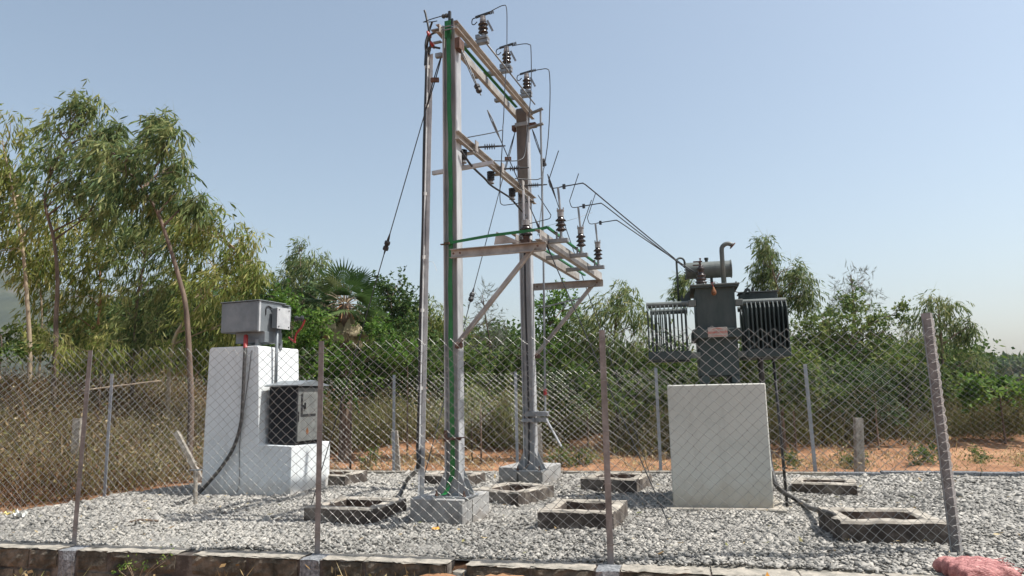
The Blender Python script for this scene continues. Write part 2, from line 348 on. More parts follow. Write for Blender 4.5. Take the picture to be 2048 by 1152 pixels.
def make_stones(n, sel):
    # area weighted towards the camera
    x = rng.uniform(-7, 9.5, n*4); y = rng.uniform(4.6, 13.6, n*4)
    keep = in_comp(x, y) & (np.abs(x) < y*.80+.6) & free(x, y, -.01)
    keep &= rng.random(n*4) < np.clip((7.5/np.maximum(y, 1))**1.1, 0, 1)
    x = x[keep][:n]; y = y[keep][:n]; n = len(x)
    s = rng.lognormal(math.log(.031), .34, n)*np.clip((y/8)**.6, .9, 1.35)
    ar = rng.uniform(.55, 1.0, (n, 3)); ar[:, 0] = rng.uniform(.95, 1.45, n); ar[:, 2] *= .52
    V = base8[None]*np.ones((n, 1, 1)); V = V*(1-.38*rng.random((n, 8, 1))) + rng.normal(0, .09, (n, 8, 3))
    V = V*ar[:, None]*s[:, None, None]
    a = rng.uniform(0, 6.28, n); tl = rng.normal(0, .35, n); tb = rng.normal(0, .35, n)
    ca, sa = np.cos(a), np.sin(a)
    # tilt then spin
    y1 = V[..., 1]*np.cos(tl)[:, None]-V[..., 2]*np.sin(tl)[:, None]; z1 = V[..., 1]*np.sin(tl)[:, None]+V[..., 2]*np.cos(tl)[:, None]
    x1 = V[..., 0]*np.cos(tb)[:, None]+z1*np.sin(tb)[:, None]; z2 = -V[..., 0]*np.sin(tb)[:, None]+z1*np.cos(tb)[:, None]
    X2 = x1*ca[:, None]-y1*sa[:, None]; Y2 = x1*sa[:, None]+y1*ca[:, None]
    hz = .012+.02*vnoise(x, y, 1.6, 1)+.012*vnoise(x, y, 4.1, 3)+rng.uniform(-.002, .014, n)
    P = np.stack([X2+x[:, None], Y2+y[:, None], z2+hz[:, None]], -1).reshape(-1, 3)
    lp = (quads[None]+8*np.arange(n)[:, None, None]).ravel()
    patch = .13*vnoise(x, y, .8, 5)+.07*vnoise(x, y, 2.6, 8)
    tint = np.clip(rng.normal(.45, .20, n)+patch, 0, 1)
    return P, lp, n, np.repeat(tint, 8)
P_, lp, n, tint = make_stones(98000, None)
o = npmesh('gravel', P_, lp, [4]*(n*6), 'stones', tint); tag(o, 'loose grey crushed stone covering the fenced yard', 'gravel', kind='stuff')

n_ = 420; x = rng.uniform(-6, 8, n_*3); y = rng.uniform(5, 12.5, n_*3); kk_ = in_comp(x, y) & free(x, y); x = x[kk_][:n_]; y = y[kk_][:n_]; n_ = len(x)
LITTER = (x, y)
# ================================================================ FENCES
def chainlink(parent, A, B, z0, z1, cw=.102, ch=.088, r=.0019, sides=6, bulge=0., zt=None):
    """woven wire: one zigzag per wire, hooked into its neighbours"""
    A = np.array(A, float); B = np.array(B, float); L_ = np.linalg.norm(B-A); e = (B-A)/L_; nrm = np.array([e[1], -e[0]])
    nw = int(L_/(cw/2)); ns = int((z1-z0)/(ch/2)); off = r*1.1
    k = np.arange(nw)[:, None]; j = np.arange(ns+1)[None, :]
    xa = (k+((j+k) % 2))*cw/2; za = z0+(j*ch/2)+0*k
    xa = xa+.016*np.sin(za*3.1+k*.05)+.007*np.sin(k*.7); za = za+.016*np.sin(xa*1.3+A[0])+.006*np.sin(xa*9)+.012*np.sin(xa*.37*6)*(za-z0)
    bl = bulge*np.sin(np.pi*np.clip((za-z0)/(z1-z0), 0, 1))*np.sin(xa*1.1)
    px = A[0]+e[0]*xa+nrm[0]*bl; py = A[1]+e[1]*xa+nrm[1]*bl
    Pn = np.stack([px, py, za], -1)                    # nw, ns+1, 3
    p0, p1 = Pn[:, :-1], Pn[:, 1:]
    right = (xa[:, 1:] > xa[:, :-1])                     # going up to the right = '/'
    o_ = np.where(right, -off, off)[..., None]*np.array([nrm[0], nrm[1], 0])
    p0 = (p0+o_).reshape(-1, 3); p1 = (p1+o_).reshape(-1, 3)
    d = unit(p1-p0); p0 = p0-d*.003; p1 = p1+d*.003
    nn = np.array([nrm[0], nrm[1], 0]); s2 = unit(np.cross(d, nn)); V = []
    for P0 in (p0, p1):
        for kk in range(sides):
            an = 2*math.pi*(kk+.5)/sides; V.append(P0+r*(nn*math.cos(an)+s2*math.sin(an)))
    V = np.stack(V, 1); n = len(V)
    fc = np.array([(kk, (kk+1) % sides, sides+(kk+1) % sides, sides+kk) for kk in range(sides)])
    lp = (fc[None]+(2*sides)*np.arange(n)[:, None, None]).ravel()
    return npmesh('wire_mesh', V.reshape(-1, 3), lp, [4]*(n*sides), 'mesh_wire', parent=parent, smooth=True)
def fence_post(parent, p, z0, h, m, fr, w_=.05, t=.006, name='fence_post', lean=(0, 0)):
    A = np.array([p[0], p[1], z0]); B = A+np.array([lean[0], lean[1], h]); mb = MB()
    mb.bar(A, B, [(-w_/2, 0), (w_/2, 0), (w_/2, -t), (-w_/2+t, -t), (-w_/2+t, -w_), (-w_/2, -w_)], fr.u)
    return mb.build(name, m, parent)
FF = Frame(FA[0], FA[1], math.degrees(math.atan2(-FD[1], FD[0])))
P4 = G(1922, 1114)[:2]
def on_front(px, py):
    d = ray(px, py); o = np.array([0, 0, EYE]); nn = FF.v; t = ((FF.o-o)@nn)/(d@nn); p = o+d*t; return (p-FF.o)@FF.u
fence = empty('chain_link_fence', (*FA, 0), 'nearest chain link fence, brown angle posts and mesh rising from the low block wall', 'fence')
posts_a = [on_front(148, 1093), on_front(635, 1108), on_front(1222, 1133)]
posts_a = [posts_a[0]-2.5]+posts_a
pp = [FF.P(a, -.008, 0)[:2] for a in posts_a]
for i, p in enumerate(pp): fence_post(fence, p, -.02, 1.9, 'post_front', FF, lean=((0, 0), (.035, 0), (0, 0), (-.0, 0))[i] if i < 4 else (0, 0))
seg = [FF.P(-.5, .03, 0)[:2]]+[FF.P(a, .03, 0)[:2] for a in posts_a[1:]]+[P4]
for i in range(len(seg)-1): chainlink(fence, seg[i], seg[i+1], .01, 1.87 if i < 3 else 1.89, bulge=.02)
for i, p in enumerate(pp):
    for zt_ in (.18, .62, 1.05, 1.45, 1.78):
        mb = MB(); c = np.array([p[0], p[1], zt_+.02*math.sin(i*3+zt_*7)]); mb.tube(smooth_path([c-FF.u*.034-FF.v*.012, c-FF.v*.016+np.array([0, 0, .008]), c+FF.u*.034-FF.v*.012, c+FF.u*.03+FF.v*.03, c-FF.u*.034+FF.v*.03, c-FF.u*.05-FF.v*.01-np.array([0, 0, .03])], 4), .0018, 4); mb.build('tie_wire', 'mesh_wire', fence)
# leaning corner post laced with wire
p4 = empty('corner_post', (*P4, 0), 'leaning grey brown corner post laced with white wire above the pink sack', 'post')
A4 = np.array([*P4, -.05]); B4 = D(1860, 625, P4[1]+.10); fr4 = Frame(0, 0, -28)
mb = MB(); wv = .068; mb.bar(A4, B4, L_prof(.072, .007), (-.72, .69, 0)); mb.build('post_shaft', 'post_front', p4)
mb = MB(); mb.tube([A4+np.array([-.052, .035, .05]), B4+np.array([-.052, .035, -.06])], .005, 6); mb.build('mesh_edge_bar', 'galv', p4)
mb = MB()
for k in range(26):
    t = .06+k*.036; c = A4*(1-t)+B4*t; s = .024+.006*math.sin(k*2.3); jit = .004*math.sin(k*5.1)
    mb.tube(smooth_path([c+np.array([-.045, -.012, .02]), c+np.array([-.01+jit, -.016, .026]), c+np.array([.012, -.018, .006]), c+np.array([.008+jit, -.018, -s]), c+np.array([-.012, -.014, -s-.012])], 4), .0027, 4)
mb.build('lacing_wire', 'tie_wire', p4)
# rear and left fences
fence2 = empty('chain_link_fence', (*BL, 0), 'rear chain link fence along the orange earth strip, light grey posts', 'fence')
FB = Frame(BL[0], BL[1], math.degrees(math.atan2(-(BR-BL)[1], (BR-BL)[0])))
for px, py, ln in ((787, 947, 0), (1035, 948, 0), (1322, 950, 0), (1632, 950, -.03), (1899, 951, 0), (2190, 952, 0)):
    p = G(px, py)[:2]; fence_post(fence2, p, -.03, 1.77, 'post_back', FB, lean=(ln, 0))
fence_post(fence2, BL, -.03, 1.77, 'post_back', FB)
chainlink(fence2, BL, BR, .0, 1.75, r=.0014, sides=3, bulge=.03)
fence3 = empty('chain_link_fence', (*FL, 0), 'left side chain link fence running away in front of the brown scrub bank', 'fence')
LP = G(208, 996)[:2]; LP2 = LP+(LP-BL)*.62
for p in (LP, LP2): fence_post(fence3, p, -.03, 1.8, 'post_back', FF)
chainlink(fence3, FL+np.array([0, .05]), BL+np.array([-.02, -.05]), .0, 1.76, r=.0016, sides=3, bulge=.02)
# old concrete stub posts beyond the rear fence
for i, (bx, by, tx, ty, lab) in enumerate([(790, 948, 789, 862, 'short old concrete stub post just left of the grey angle post with the cable'), (1081, 946, 1076, 850, 'short old concrete stub post behind the far steel pole'), (1733, 951, 1716, 836, 'speckled short concrete stub post standing on the orange earth at right'), (205, 940, 208, 830, 'pale short concrete stub post in the scrub beside the left fence')]):
    A = G(bx, by); 
    if i < 3: A = A+np.array([0, .25, 0])
    B = D(tx, ty, A[1]-(.02 if i < 3 else .0)); 
    if i == 3: A = np.array([-6.9, 11.3, 0]); A[2] = terrain(A[0], A[1]); B = A+np.array([0, 0, 1.05])
    e = empty('concrete_stub_post', A, lab, 'post', 'old concrete stub posts outside the fence'); A = A-np.array([0, 0, .1])
    mb = MB(); h = .062
    pr = [(-h, -h+.01), (-h+.01, -h), (h-.01, -h), (h, -h+.01), (h, h), (-h, h)]
    C1 = A*.55+B*.45+np.array([.006, 0, 0]); mb.bar(A, C1, pr, (1, 0, 0)); mb.bar(C1+np.array([0, 0, .001]), B, [(p*.94, q*.94) for p, q in pr], (1, 0, 0))
    mb.build('post_shaft', 'stub_concrete', e)

# ================================================================ FRONT WALL
wall = empty('low_block_wall', FF.P(0, -.1, -.3), 'low weathered block wall under the front fence along the bottom of the picture', 'wall')
def fa(px): 
    d = ray(px, 1128); o = np.array([0, 0, EYE]); nn = FF.v; t = ((FF.P(0, -.2, 0)-o)@nn)/(d@nn); return (o+d*t-FF.o)@FF.u
def block(x0, x1, zc0, zc1, m='laterite', name='block', out=.0, inn=.0, bev=.012, jit=1.0):
    a0, a1 = fa(x0), fa(x1); mb = MB(); L_ = a1-a0
    # gently uneven block: subdivided box with noise
    nxs = max(3, int(L_/.06)); nz = 4; nd = 4; y0, y1 = -.2-out, .035-inn
    pts = {}; V = []; Fc = []
    def vid(i, j, k):
        if (i, j, k) in pts: return pts[(i, j, k)]
        a = a0+.004+(L_-.008)*i/nxs; b = y0+(y1-y0)*j/nd; z = zc0+.004+(zc1-zc0-.006)*k/nz
        ed = (i in (0, nxs))+(j in (0, nd))+(k in (0, nz))
        if ed >= 2:
            a += (bev if i == 0 else -bev if i == nxs else 0)*.6; b += (bev if j == 0 else -bev if j == nd else 0)*.6; z += (bev if k == 0 else -bev if k == nz else 0)*.6
        a += random.gauss(0, .004); b += random.gauss(0, .0055*jit); z += random.gauss(0, .0024 if jit == 1 else .0032)
        V.append(FF.P(a, b, z)); pts[(i, j, k)] = len(V)-1; return len(V)-1
    for i in range(nxs):
        for k in range(nz):
            Fc.append((vid(i, 0, k), vid(i+1, 0, k), vid(i+1, 0, k+1), vid(i, 0, k+1))); Fc.append((vid(i, nd, k), vid(i, nd, k+1), vid(i+1, nd, k+1), vid(i+1, nd, k)))
        for j in range(nd):
            Fc.append((vid(i, j, nz), vid(i+1, j, nz), vid(i+1, j+1, nz), vid(i, j+1, nz))); Fc.append((vid(i, j, 0), vid(i, j+1, 0), vid(i+1, j+1, 0), vid(i+1, j, 0)))
    for j in range(nd):
        for k in range(nz):
            Fc.append((vid(0, j, k), vid(0, j, k+1), vid(0, j+1, k+1), vid(0, j+1, k))); Fc.append((vid(nxs, j, k), vid(nxs, j+1, k), vid(nxs, j+1, k+1), vid(nxs, j, k+1)))
    mb.add(V, Fc); return mb.build(name, m, wall)
tops = [(-330, -190), (-190, -62), (-60, 57), (59, 113), (151, 212), (216, 350), (383, 492), (495, 596), (642, 724), (727, 893), (931, 1058), (1061, 1186), (1241, 1420), (1424, 1600), (1604, 1780), (1784, 1960)]
for x0, x1 in tops: block(x0, x1, -.165, .012, out=random.uniform(-.005, .008))
for x0, x1 in [(-330, -120), (-118, 28), (31, 103), (153, 250), (254, 345), (385, 440), (443, 592), (645, 800), (803, 890), (935, 1100), (1103, 1184), (1243, 1340), (1344, 1600), (1604, 1960)]:
    block(x0, x1, -.35, -.168, out=random.uniform(-.004, .01))
for x0, x1 in ((114, 150), (598, 641), (1187, 1240)): block(x0, x1, -.35, .018, 'rough_footing', 'concrete_footing', out=.01)
block(352, 381, -.35, .004, 'mortar', 'mortar_joint', out=-.03); 
for x0, x1 in tops: block(x0-1, x1+1, .006, .016+random.uniform(0, .008), 'mortar', 'mortar_cap', out=-.012, inn=0, bev=.003, jit=2.6)
block(897, 929, -.35, -.05, 'mortar', 'mortar_joint', out=-.05)
mb = MB(); a0_, a1_ = fa(-330), fa(893); mb.box(((a0_+a1_)/2, -.083, -.17), (a1_-a0_, .205, .345), FF); mb.build('mortar_core', 'pit_block', wall)
mb = MB(); a0_, a1_ = fa(933), fa(1960); mb.box(((a0_+a1_)/2, -.083, -.17), (a1_-a0_, .205, .345), FF); mb.build('mortar_core', 'pit_block', wall)
# rear kerb under the back fence
kerb = empty('rear_kerb', FB.P(0, 0, 0), 'thin broken concrete kerb along the foot of the rear fence', 'kerb')
a = 1.0
while a < 14.5:
    L_ = random.uniform(.5, 1.3); mb = MB(); hh = random.uniform(.05, .075)*(1.25 if a > 9.8 else 1)
    mb.box((a+L_/2, .0-.05, hh/2-.01), (L_-.012, .12+random.uniform(0, .03), hh+.02), FB, bev=.008); mb.build('kerb_stone', 'mortar' if a < 9.8 else 'rough_footing', kerb); a += L_

# ================================================================ PADS AND PITS
def warp(ob, amt, f=9):
    me = ob.data; co = np.empty(len(me.vertices)*3); me.vertices.foreach_get('co', co); co = co.reshape(-1, 3)
    co += amt*np.stack([np.sin(co[:, 1]*f+co[:, 2]*f*1.3), np.sin(co[:, 0]*f*1.1+2), np.sin(co[:, 0]*f*.9+co[:, 1]*f)], -1); me.vertices.foreach_set('co', co.ravel())
for p in PITS:
    fr, L_, Dp, h, wl = p['fr'], p['L'], p['dep'], p['h'], p['wall']
    e = empty('open_pit', fr.P(0, 0, 0), p['label'], 'pit', 'open block lined pits in the gravel')
    # four rim blocks, uneven
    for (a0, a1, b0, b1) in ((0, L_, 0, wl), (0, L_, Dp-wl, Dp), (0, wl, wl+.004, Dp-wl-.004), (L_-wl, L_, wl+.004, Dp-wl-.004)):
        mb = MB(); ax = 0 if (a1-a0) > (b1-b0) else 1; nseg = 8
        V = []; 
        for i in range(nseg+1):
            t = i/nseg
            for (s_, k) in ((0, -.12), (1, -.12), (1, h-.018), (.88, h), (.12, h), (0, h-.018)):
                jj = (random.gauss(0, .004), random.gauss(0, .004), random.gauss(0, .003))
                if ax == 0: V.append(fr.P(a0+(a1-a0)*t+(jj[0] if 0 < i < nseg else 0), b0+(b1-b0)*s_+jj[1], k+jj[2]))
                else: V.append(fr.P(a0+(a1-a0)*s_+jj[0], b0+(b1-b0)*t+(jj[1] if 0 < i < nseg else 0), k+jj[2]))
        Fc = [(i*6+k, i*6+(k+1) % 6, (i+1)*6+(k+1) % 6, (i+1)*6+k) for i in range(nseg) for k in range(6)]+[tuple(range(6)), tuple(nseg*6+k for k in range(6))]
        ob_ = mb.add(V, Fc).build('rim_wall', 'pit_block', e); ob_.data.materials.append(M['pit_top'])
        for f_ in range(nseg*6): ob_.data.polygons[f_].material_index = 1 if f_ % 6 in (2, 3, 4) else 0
    mb = MB(); mb.box((L_/2, Dp/2, .0), (L_-2*wl, Dp-2*wl, .03), fr); mb.build('pit_floor', 'earth', e)
def slabmesh(fr, L_, Dp, z0, z1, name, m, parent, n=10, bev=.012, jit=.003):
    mb = MB(); mb.box((L_/2, Dp/2, (z0+z1)/2), (L_, Dp, z1-z0), fr, bev=bev); return mb.build(name, m, parent)
for i, ((fr, L_, Dp), h) in enumerate(zip(SOLID[:2], (.285, .27))):
    e = empty('concrete_pad', fr.P(0, 0, 0), ('near concrete pad carrying the green striped steel pole', 'far concrete pad carrying the second steel pole')[i], 'concrete pad', 'concrete pads under the steel poles')
    if i == 0:
        mb = MB(); mb.box((L_*.5, Dp*.5, h/2-.05), (L_, Dp, h+.1), fr, bev=.01); mb.build('slab', 'pad_concrete', e)
        mb = MB(); mb.box((L_+.004, Dp*.33, h/2-.01), (.012, .006, h-.03), fr); mb.build('formwork_seam', 'concrete', e)
    else:
        for a0, a1 in ((0, L_*.42), (L_*.42+.02, L_)):
            mb = MB(); mb.box(((a0+a1)/2, Dp*.5, h/2-.05), (a1-a0, Dp, h+.1), fr, bev=.01); mb.build('slab', 'pad_concrete', e)

# ================================================================ DOUBLE POLE FRAME
DP = Frame(-.66, 7.83, 19.5); LB = 2.64; TOP = 5.70
frame = empty('double_pole_frame', DP.P(0, 0, .28), 'tall steel double pole frame with cross beams and green strips, mid yard', 'pole structure')
H1 = .285
def pole(b, z0, m, top):
    mb = MB(); mb.bar(DP.P(0, b, z0), DP.P(0, b, top), I_prof(.15, .17, .011, .009), DP.v)
    return mb.build('pole', m, frame)
pole(0, H1, 'pole_steel', TOP); pole(LB, .27, 'pole_steel', TOP-.03)
mb = MB(); mb.box((0, LB-.079, 5.0), (.155, .006, 1.36), DP); mb.build('web_cover', 'pole_rust', frame)
for b, z0 in ((0, H1), (LB, .27)):
    mb = MB(); mb.box((0, b, z0+.008), (.42, .34, .016), DP); mb.build('base_plate', 'galv', frame)
    for s in (-1, 1):
        for bb in (-.066, .066):
            A = DP.P(s*.086, b+bb, z0+.017); mb = MB(); t = .008
            for tt in (0, 1):
                pass
            V = [DP.P(s*.086, b+bb-t/2, z0+.017), DP.P(s*.205, b+bb-t/2, z0+.017), DP.P(s*.086, b+bb-t/2, z0+.27), DP.P(s*.086, b+bb+t/2, z0+.017), DP.P(s*.205, b+bb+t/2, z0+.017), DP.P(s*.086, b+bb+t/2, z0+.27)]
            mb.add(V, [(0, 1, 2), (3, 5, 4), (0, 3, 4, 1), (1, 4, 5, 2), (2, 5, 3, 0)]); mb.build('gusset', 'galv', frame)
        mb = MB(); mb.lathe(DP.P(s*.16, b-.12, z0+.016), [(0, .022), (.022, .022), (.023, .011), (.06, .011)], n=6); mb.build('anchor_bolt', 'rust', frame)
# green painted earthing strip on pole 1
mb = MB(); z = H1+.22; pts = []
while z < TOP+.02: pts.append(z); z += .12
V = []
for i, z in enumerate(pts):
    wob = .006*math.sin(z*2.1)+.003*math.sin(z*9); cx = .0+wob; hw = .025+.002*math.sin(z*13)
    V += [DP.P(cx-hw, -.064, z), DP.P(cx+hw, -.064, z), DP.P(cx+hw, -.070, z), DP.P(cx-hw, -.070, z)]
n = len(pts); mb.add(V, [(i*4+k, i*4+(k+1) % 4, i*4+4+(k+1) % 4, i*4+4+k) for i in range(n-1) for k in range(4)]+[(0, 1, 2, 3)])
V = []
for (cx, b, z) in ((-.004, -.067, H1+.22), (-.03, -.085, H1+.14), (-.055, -.11, H1+.05), (-.07, -.14, H1+.035), (-.11, -.16, H1+.033)):
    V += [DP.P(cx-.024, b+.003, z), DP.P(cx+.024, b+.003, z), DP.P(cx+.024, b-.003, z), DP.P(cx-.024, b-.003, z)]
mb.add(V, [(i*4+k, i*4+(k+1) % 4, i*4+4+(k+1) % 4, i*4+4+k) for i in range(4) for k in range(4)]+[(0, 1, 2, 3), (16, 17, 18, 19)])
mb.box((-.02, -.055, TOP-.06), (.075, .03, .22), DP)
mb.build('earthing_strip', 'green_paint', frame)
# cross beams (channels clamped on both sides of the poles)
def chan(A, B, side, m='steel_primer', d=.05, h=.10, name='crossbeam'):
    mb = MB(); mb.bar(A, B, C_prof(d, h, .008), side); return mb.build(name, m, frame)
for s in (-1, 1): chan(DP.P(s*.089, -.14, 5.64), DP.P(s*.089, LB+.16, 5.62), DP.u*s)
chan(DP.P(.089, -.12, 4.30), DP.P(.089, LB+.14, 4.26), DP.u)
for s in (-1, 1):
    for b in (-.10, LB+.1):
        mb = MB(); mb.tube([DP.P(-.11, b, 5.64+.02*s), DP.P(.13, b, 5.64+.02*s)], .008, 6); mb.build('tie_bolt', 'galv', frame)
# top left clamp brackets
for c_, s_ in (((-.16, -.05, 5.66), (.13, .09, .012)), ((-.15, -.07, 5.5), (.10, .05, .012)), ((-.13, -.07, 5.33), (.08, .05, .05))):
    mb = MB(); mb.box(c_, s_, DP); mb.build('clamp_bracket', 'galv', frame)
mb = MB(); mb.box((.125, -.05, 5.42), (.06, .14, .13), DP); mb.build('clamp_bracket', 'rust', frame)
mb = MB(); mb.box((0, LB, 5.42), (.21, .20, .06), DP, bev=.004); mb.build('pole_clamp', 'galv', frame)
mb = MB(); mb.box((-.14, LB, 5.40), (.06, .1, .08), DP); mb.box((.16, LB, 5.41), (.10, .1, .06), DP); mb.build('clamp_bracket', 'rust', frame)
mb = MB(); mb.box((0, LB, .98), (.20, .19, .05), DP, bev=.004); mb.build('pole_clamp', 'galv', frame)
# cantilever arms, braces and lower beams
ZA = 2.93
for b, s in ((-.09, 1), (LB+.09, 1)):
    mb = MB(); mb.bar(DP.P(.02, b, ZA-.005), DP.P(1.13, b, ZA-.015), C_prof(.05, .10, .008), DP.v*(-1 if b < 0 else -1)); mb.build('support_arm', 'steel_primer', frame)
    for a_ in (.07, .15, 1.05):
        mb = MB(); mb.lathe(DP.P(a_, b-.05, ZA-.01), [(0, .012), (.012, .012)], axis=-DP.v, n=6); mb.build('bolt', 'rust', frame)
    mb = MB(); mb.bar(DP.P(.11, b, 1.9), DP.P(1.02, b, ZA-.03), L_prof(.06, .006), -DP.v); mb.build('brace', 'steel_primer', frame)
    mb = MB(); mb.box((.115, b-.03, 1.9), (.09, .05, .07), DP, bev=.015); mb.build('brace_cleat', 'rust', frame)
chan(DP.P(1.10, -.2, ZA+.10), DP.P(1.10, LB+.16, ZA+.09), -DP.u, h=.11, d=.06)
chan(DP.P(.80, -.12, ZA+.10), DP.P(.80, LB+.02, ZA+.09), -DP.u, h=.10)
mb = MB(); V = [DP.P(.55, -.12, ZA+.05), DP.P(.86, -.12, ZA+.05), DP.P(.58, -.12, ZA+.19), DP.P(.55, -.135, ZA+.05), DP.P(.86, -.135, ZA+.05), DP.P(.58, -.135, ZA+.19)]
mb.add(V, [(0, 1, 2), (3, 5, 4), (0, 3, 4, 1), (1, 4, 5, 2), (2, 5, 3, 0)]); mb.build('gusset', 'steel_primer', frame)
def strip(pts, m='green_paint', w_=.03, t=.005, name='earthing_strip', side=(0, 0, 1)):
    mb = MB()
    for i in range(len(pts)-1): mb.bar(pts[i], pts[i+1], [(-w_/2, -t/2), (w_/2, -t/2), (w_/2, t/2), (-w_/2, t/2)], side)
    return mb.build(name, m, frame)
strip([DP.P(1.165, -.15, ZA+.18), DP.P(1.165, 2.3, ZA+.17)], side=DP.u, w_=.03, t=.02)
strip([DP.P(.86, .1, ZA+.13), DP.P(.86, LB+.1, ZA+.12)], side=DP.u, w_=.03, t=.02)
strip([DP.P(-.07, -.10, ZA+.12), DP.P(.5, -.13, ZA+.155), DP.P(1.08, -.15, ZA+.165), DP.P(1.165, -.15, ZA+.18)], side=(0, 0, 1), w_=.032)
strip([DP.P(.03, .05, 5.58), DP.P(.03, 2.25, 5.57)], side=DP.u, w_=.04, t=.012)
mb = MB(); mb.box((-.02, -.1, ZA+.12), (.06, .05, .02), DP); mb.box((-.06, -.1, ZA+.115), (.09, .03, .012), DP); mb.build('earthing_clamp', 'rust', frame)
mb = MB(); mb.box((.02, -.1, .90), (.2, .03, .03), DP); mb.box((-.06, -.095, .93), (.03, .03, .12), DP); mb.box((.12, -.12, .915), (.14, .07, .008), DP); mb.build('locking_bracket', 'rust', frame)
strip([DP.P(.2, LB-.02, 2.60), DP.P(.87, LB-.3, 2.66)], 'galv', .018, .012, 'tie_rod')
# pole-top channel linking to the cable angle, long horizontal angle
# cable support angle left of the main pole
ca = empty('cable_support_angle', DP.P(-.5, .2, 0), 'slim galvanised angle carrying a black cable, left of the green striped pole', 'post')
Q0, Q1 = DP.P(-.505, .2, .0), DP.P(-.365, .2, 5.52)
mb = MB(); mb.bar(Q0, Q1, [(-.028, 0), (.028, 0), (.028, .006), (-.022, .006), (-.022, .05), (-.028, .05)], DP.u); mb.build('upright', 'galv_bright', ca)
mb = MB(); mb.bar(DP.P(-.37, .22, 3.99), DP.P(.42, .22, 4.02), L_prof(.045, .005), DP.v); mb.build('cross_angle', 'galv_bright', ca)
for z in (1.45, 2.35, 2.98, 3.75, 4.85, 5.35):
    t = (z)/5.52; c = Q0*(1-t)+Q1*t; mb = MB(); mb.lathe(c+DP.u*-.045+np.array([0, 0, -.02]), [(0, .036), (.04, .036)], n=10); mb.build('clip', 'white_plastic', ca)
mb = MB(); c = Q0*.47+Q1*.53; mb.tube(smooth_path([c+DP.u*.02, c+DP.u*.09+np.array([0, -.02, -.02]), c+DP.u*.13+np.array([0, 0, -.12])], 4), .002, 4); mb.build('loose_tie', 'tie_wire', ca)
# the black power cable
cab = []
for t in np.linspace(.985, .10, 22): cab.append(Q0*(1-t)+Q1*t+DP.u*(-.050-.004*math.sin(t*18))-DP.v*.01)
pa = PITS[0]
end = [G(829, 945, .24), G(815, 968, .18), G(795, 996, .12), pa['fr'].P(pa['L']*.72, pa['dep']*.6, .0)]
cc = empty('power_cable', cab[-1], 'thick black power cable clipped to the slim angle and curving down into the left pit', 'cable')
mb = MB(); mb.tube(smooth_path(cab+[end[1]+np.array([0, 0, .06]), end[2], end[3]], 4), .027, 8); mb.build('cable_sheath', 'black_rubber', cc, smooth=True)
mb = MB(); mb.lathe(cab[-1]+np.array([0, 0, -.02]), [(0, .034), (.05, .034)], n=10); mb.build('cable_tie', 'white_plastic', cc)
# three cores and red terminations at the cable head
hd = DP.P(-.415, .19, 5.43); 
for pts in ([hd, hd+np.array([-.02, 0, .22]), hd+np.array([.02, 0, .38]), DP.P(-.30, .1, 5.88)],
            [hd, hd+np.array([.0, 0, .2]), DP.P(-.32, .05, 5.72), DP.P(-.42+.06, .05, 5.95), DP.P(-.38, .05, 6.02)],
            [hd, hd+np.array([.04, 0, .18]), DP.P(-.28, .0, 5.64), DP.P(-.19, .0, 5.68)],
            [hd+np.array([.02, 0, .08]), DP.P(-.29, .0, 5.5), DP.P(-.15, .0, 5.46)]):
    mb = MB(); mb.tube(smooth_path(pts, 6), .013, 7); mb.build('cable_core', 'black_rubber', cc, smooth=True)
for c in (DP.P(-.325, .06, 5.70), DP.P(-.25, .0, 5.52)):
    mb = MB(); mb.lathe(c, [(-.015, .02), (-.01, .045), (.0, .05), (.012, .045), (.02, .02)], axis=DP.u+np.array([0, 0, .4]), n=12); mb.build('rain_shed', 'red_tape', cc, smooth=True)
mb = MB(); mb.tube(smooth_path([hd+np.array([-.01, 0, -.05]), hd+np.array([0, 0, .12])], 3), .031, 8); mb.build('breakout_boot', 'black_rubber', cc)

# ---- equipment
def wire(name, pts, r, m, label, cat, group=None, n=6, smooth=True, parts=None):
    mb = MB(); mb.tube(smooth_path(pts, 8) if smooth else pts, r, n); o = mb.build(name, m, smooth=True); tag(o, label, cat, group); return o
def copy_tree(o, parent=None):
    c = o.copy(); COL.objects.link(c)
    if parent is not None: c.parent = parent; c.matrix_parent_inverse = o.matrix_parent_inverse.copy()
    for ch in [x for x in bpy.data.objects if x.parent == o]: copy_tree(ch, c)
    return c
def sheds(z0, n, step, r, rc):
    pr = []
    for i in range(n):
        z = z0+i*step; pr += [(z, rc), (z+step*.15, rc), (z+step*.25, r), (z+step*.35, r), (z+step*.8, rc)]
    return pr
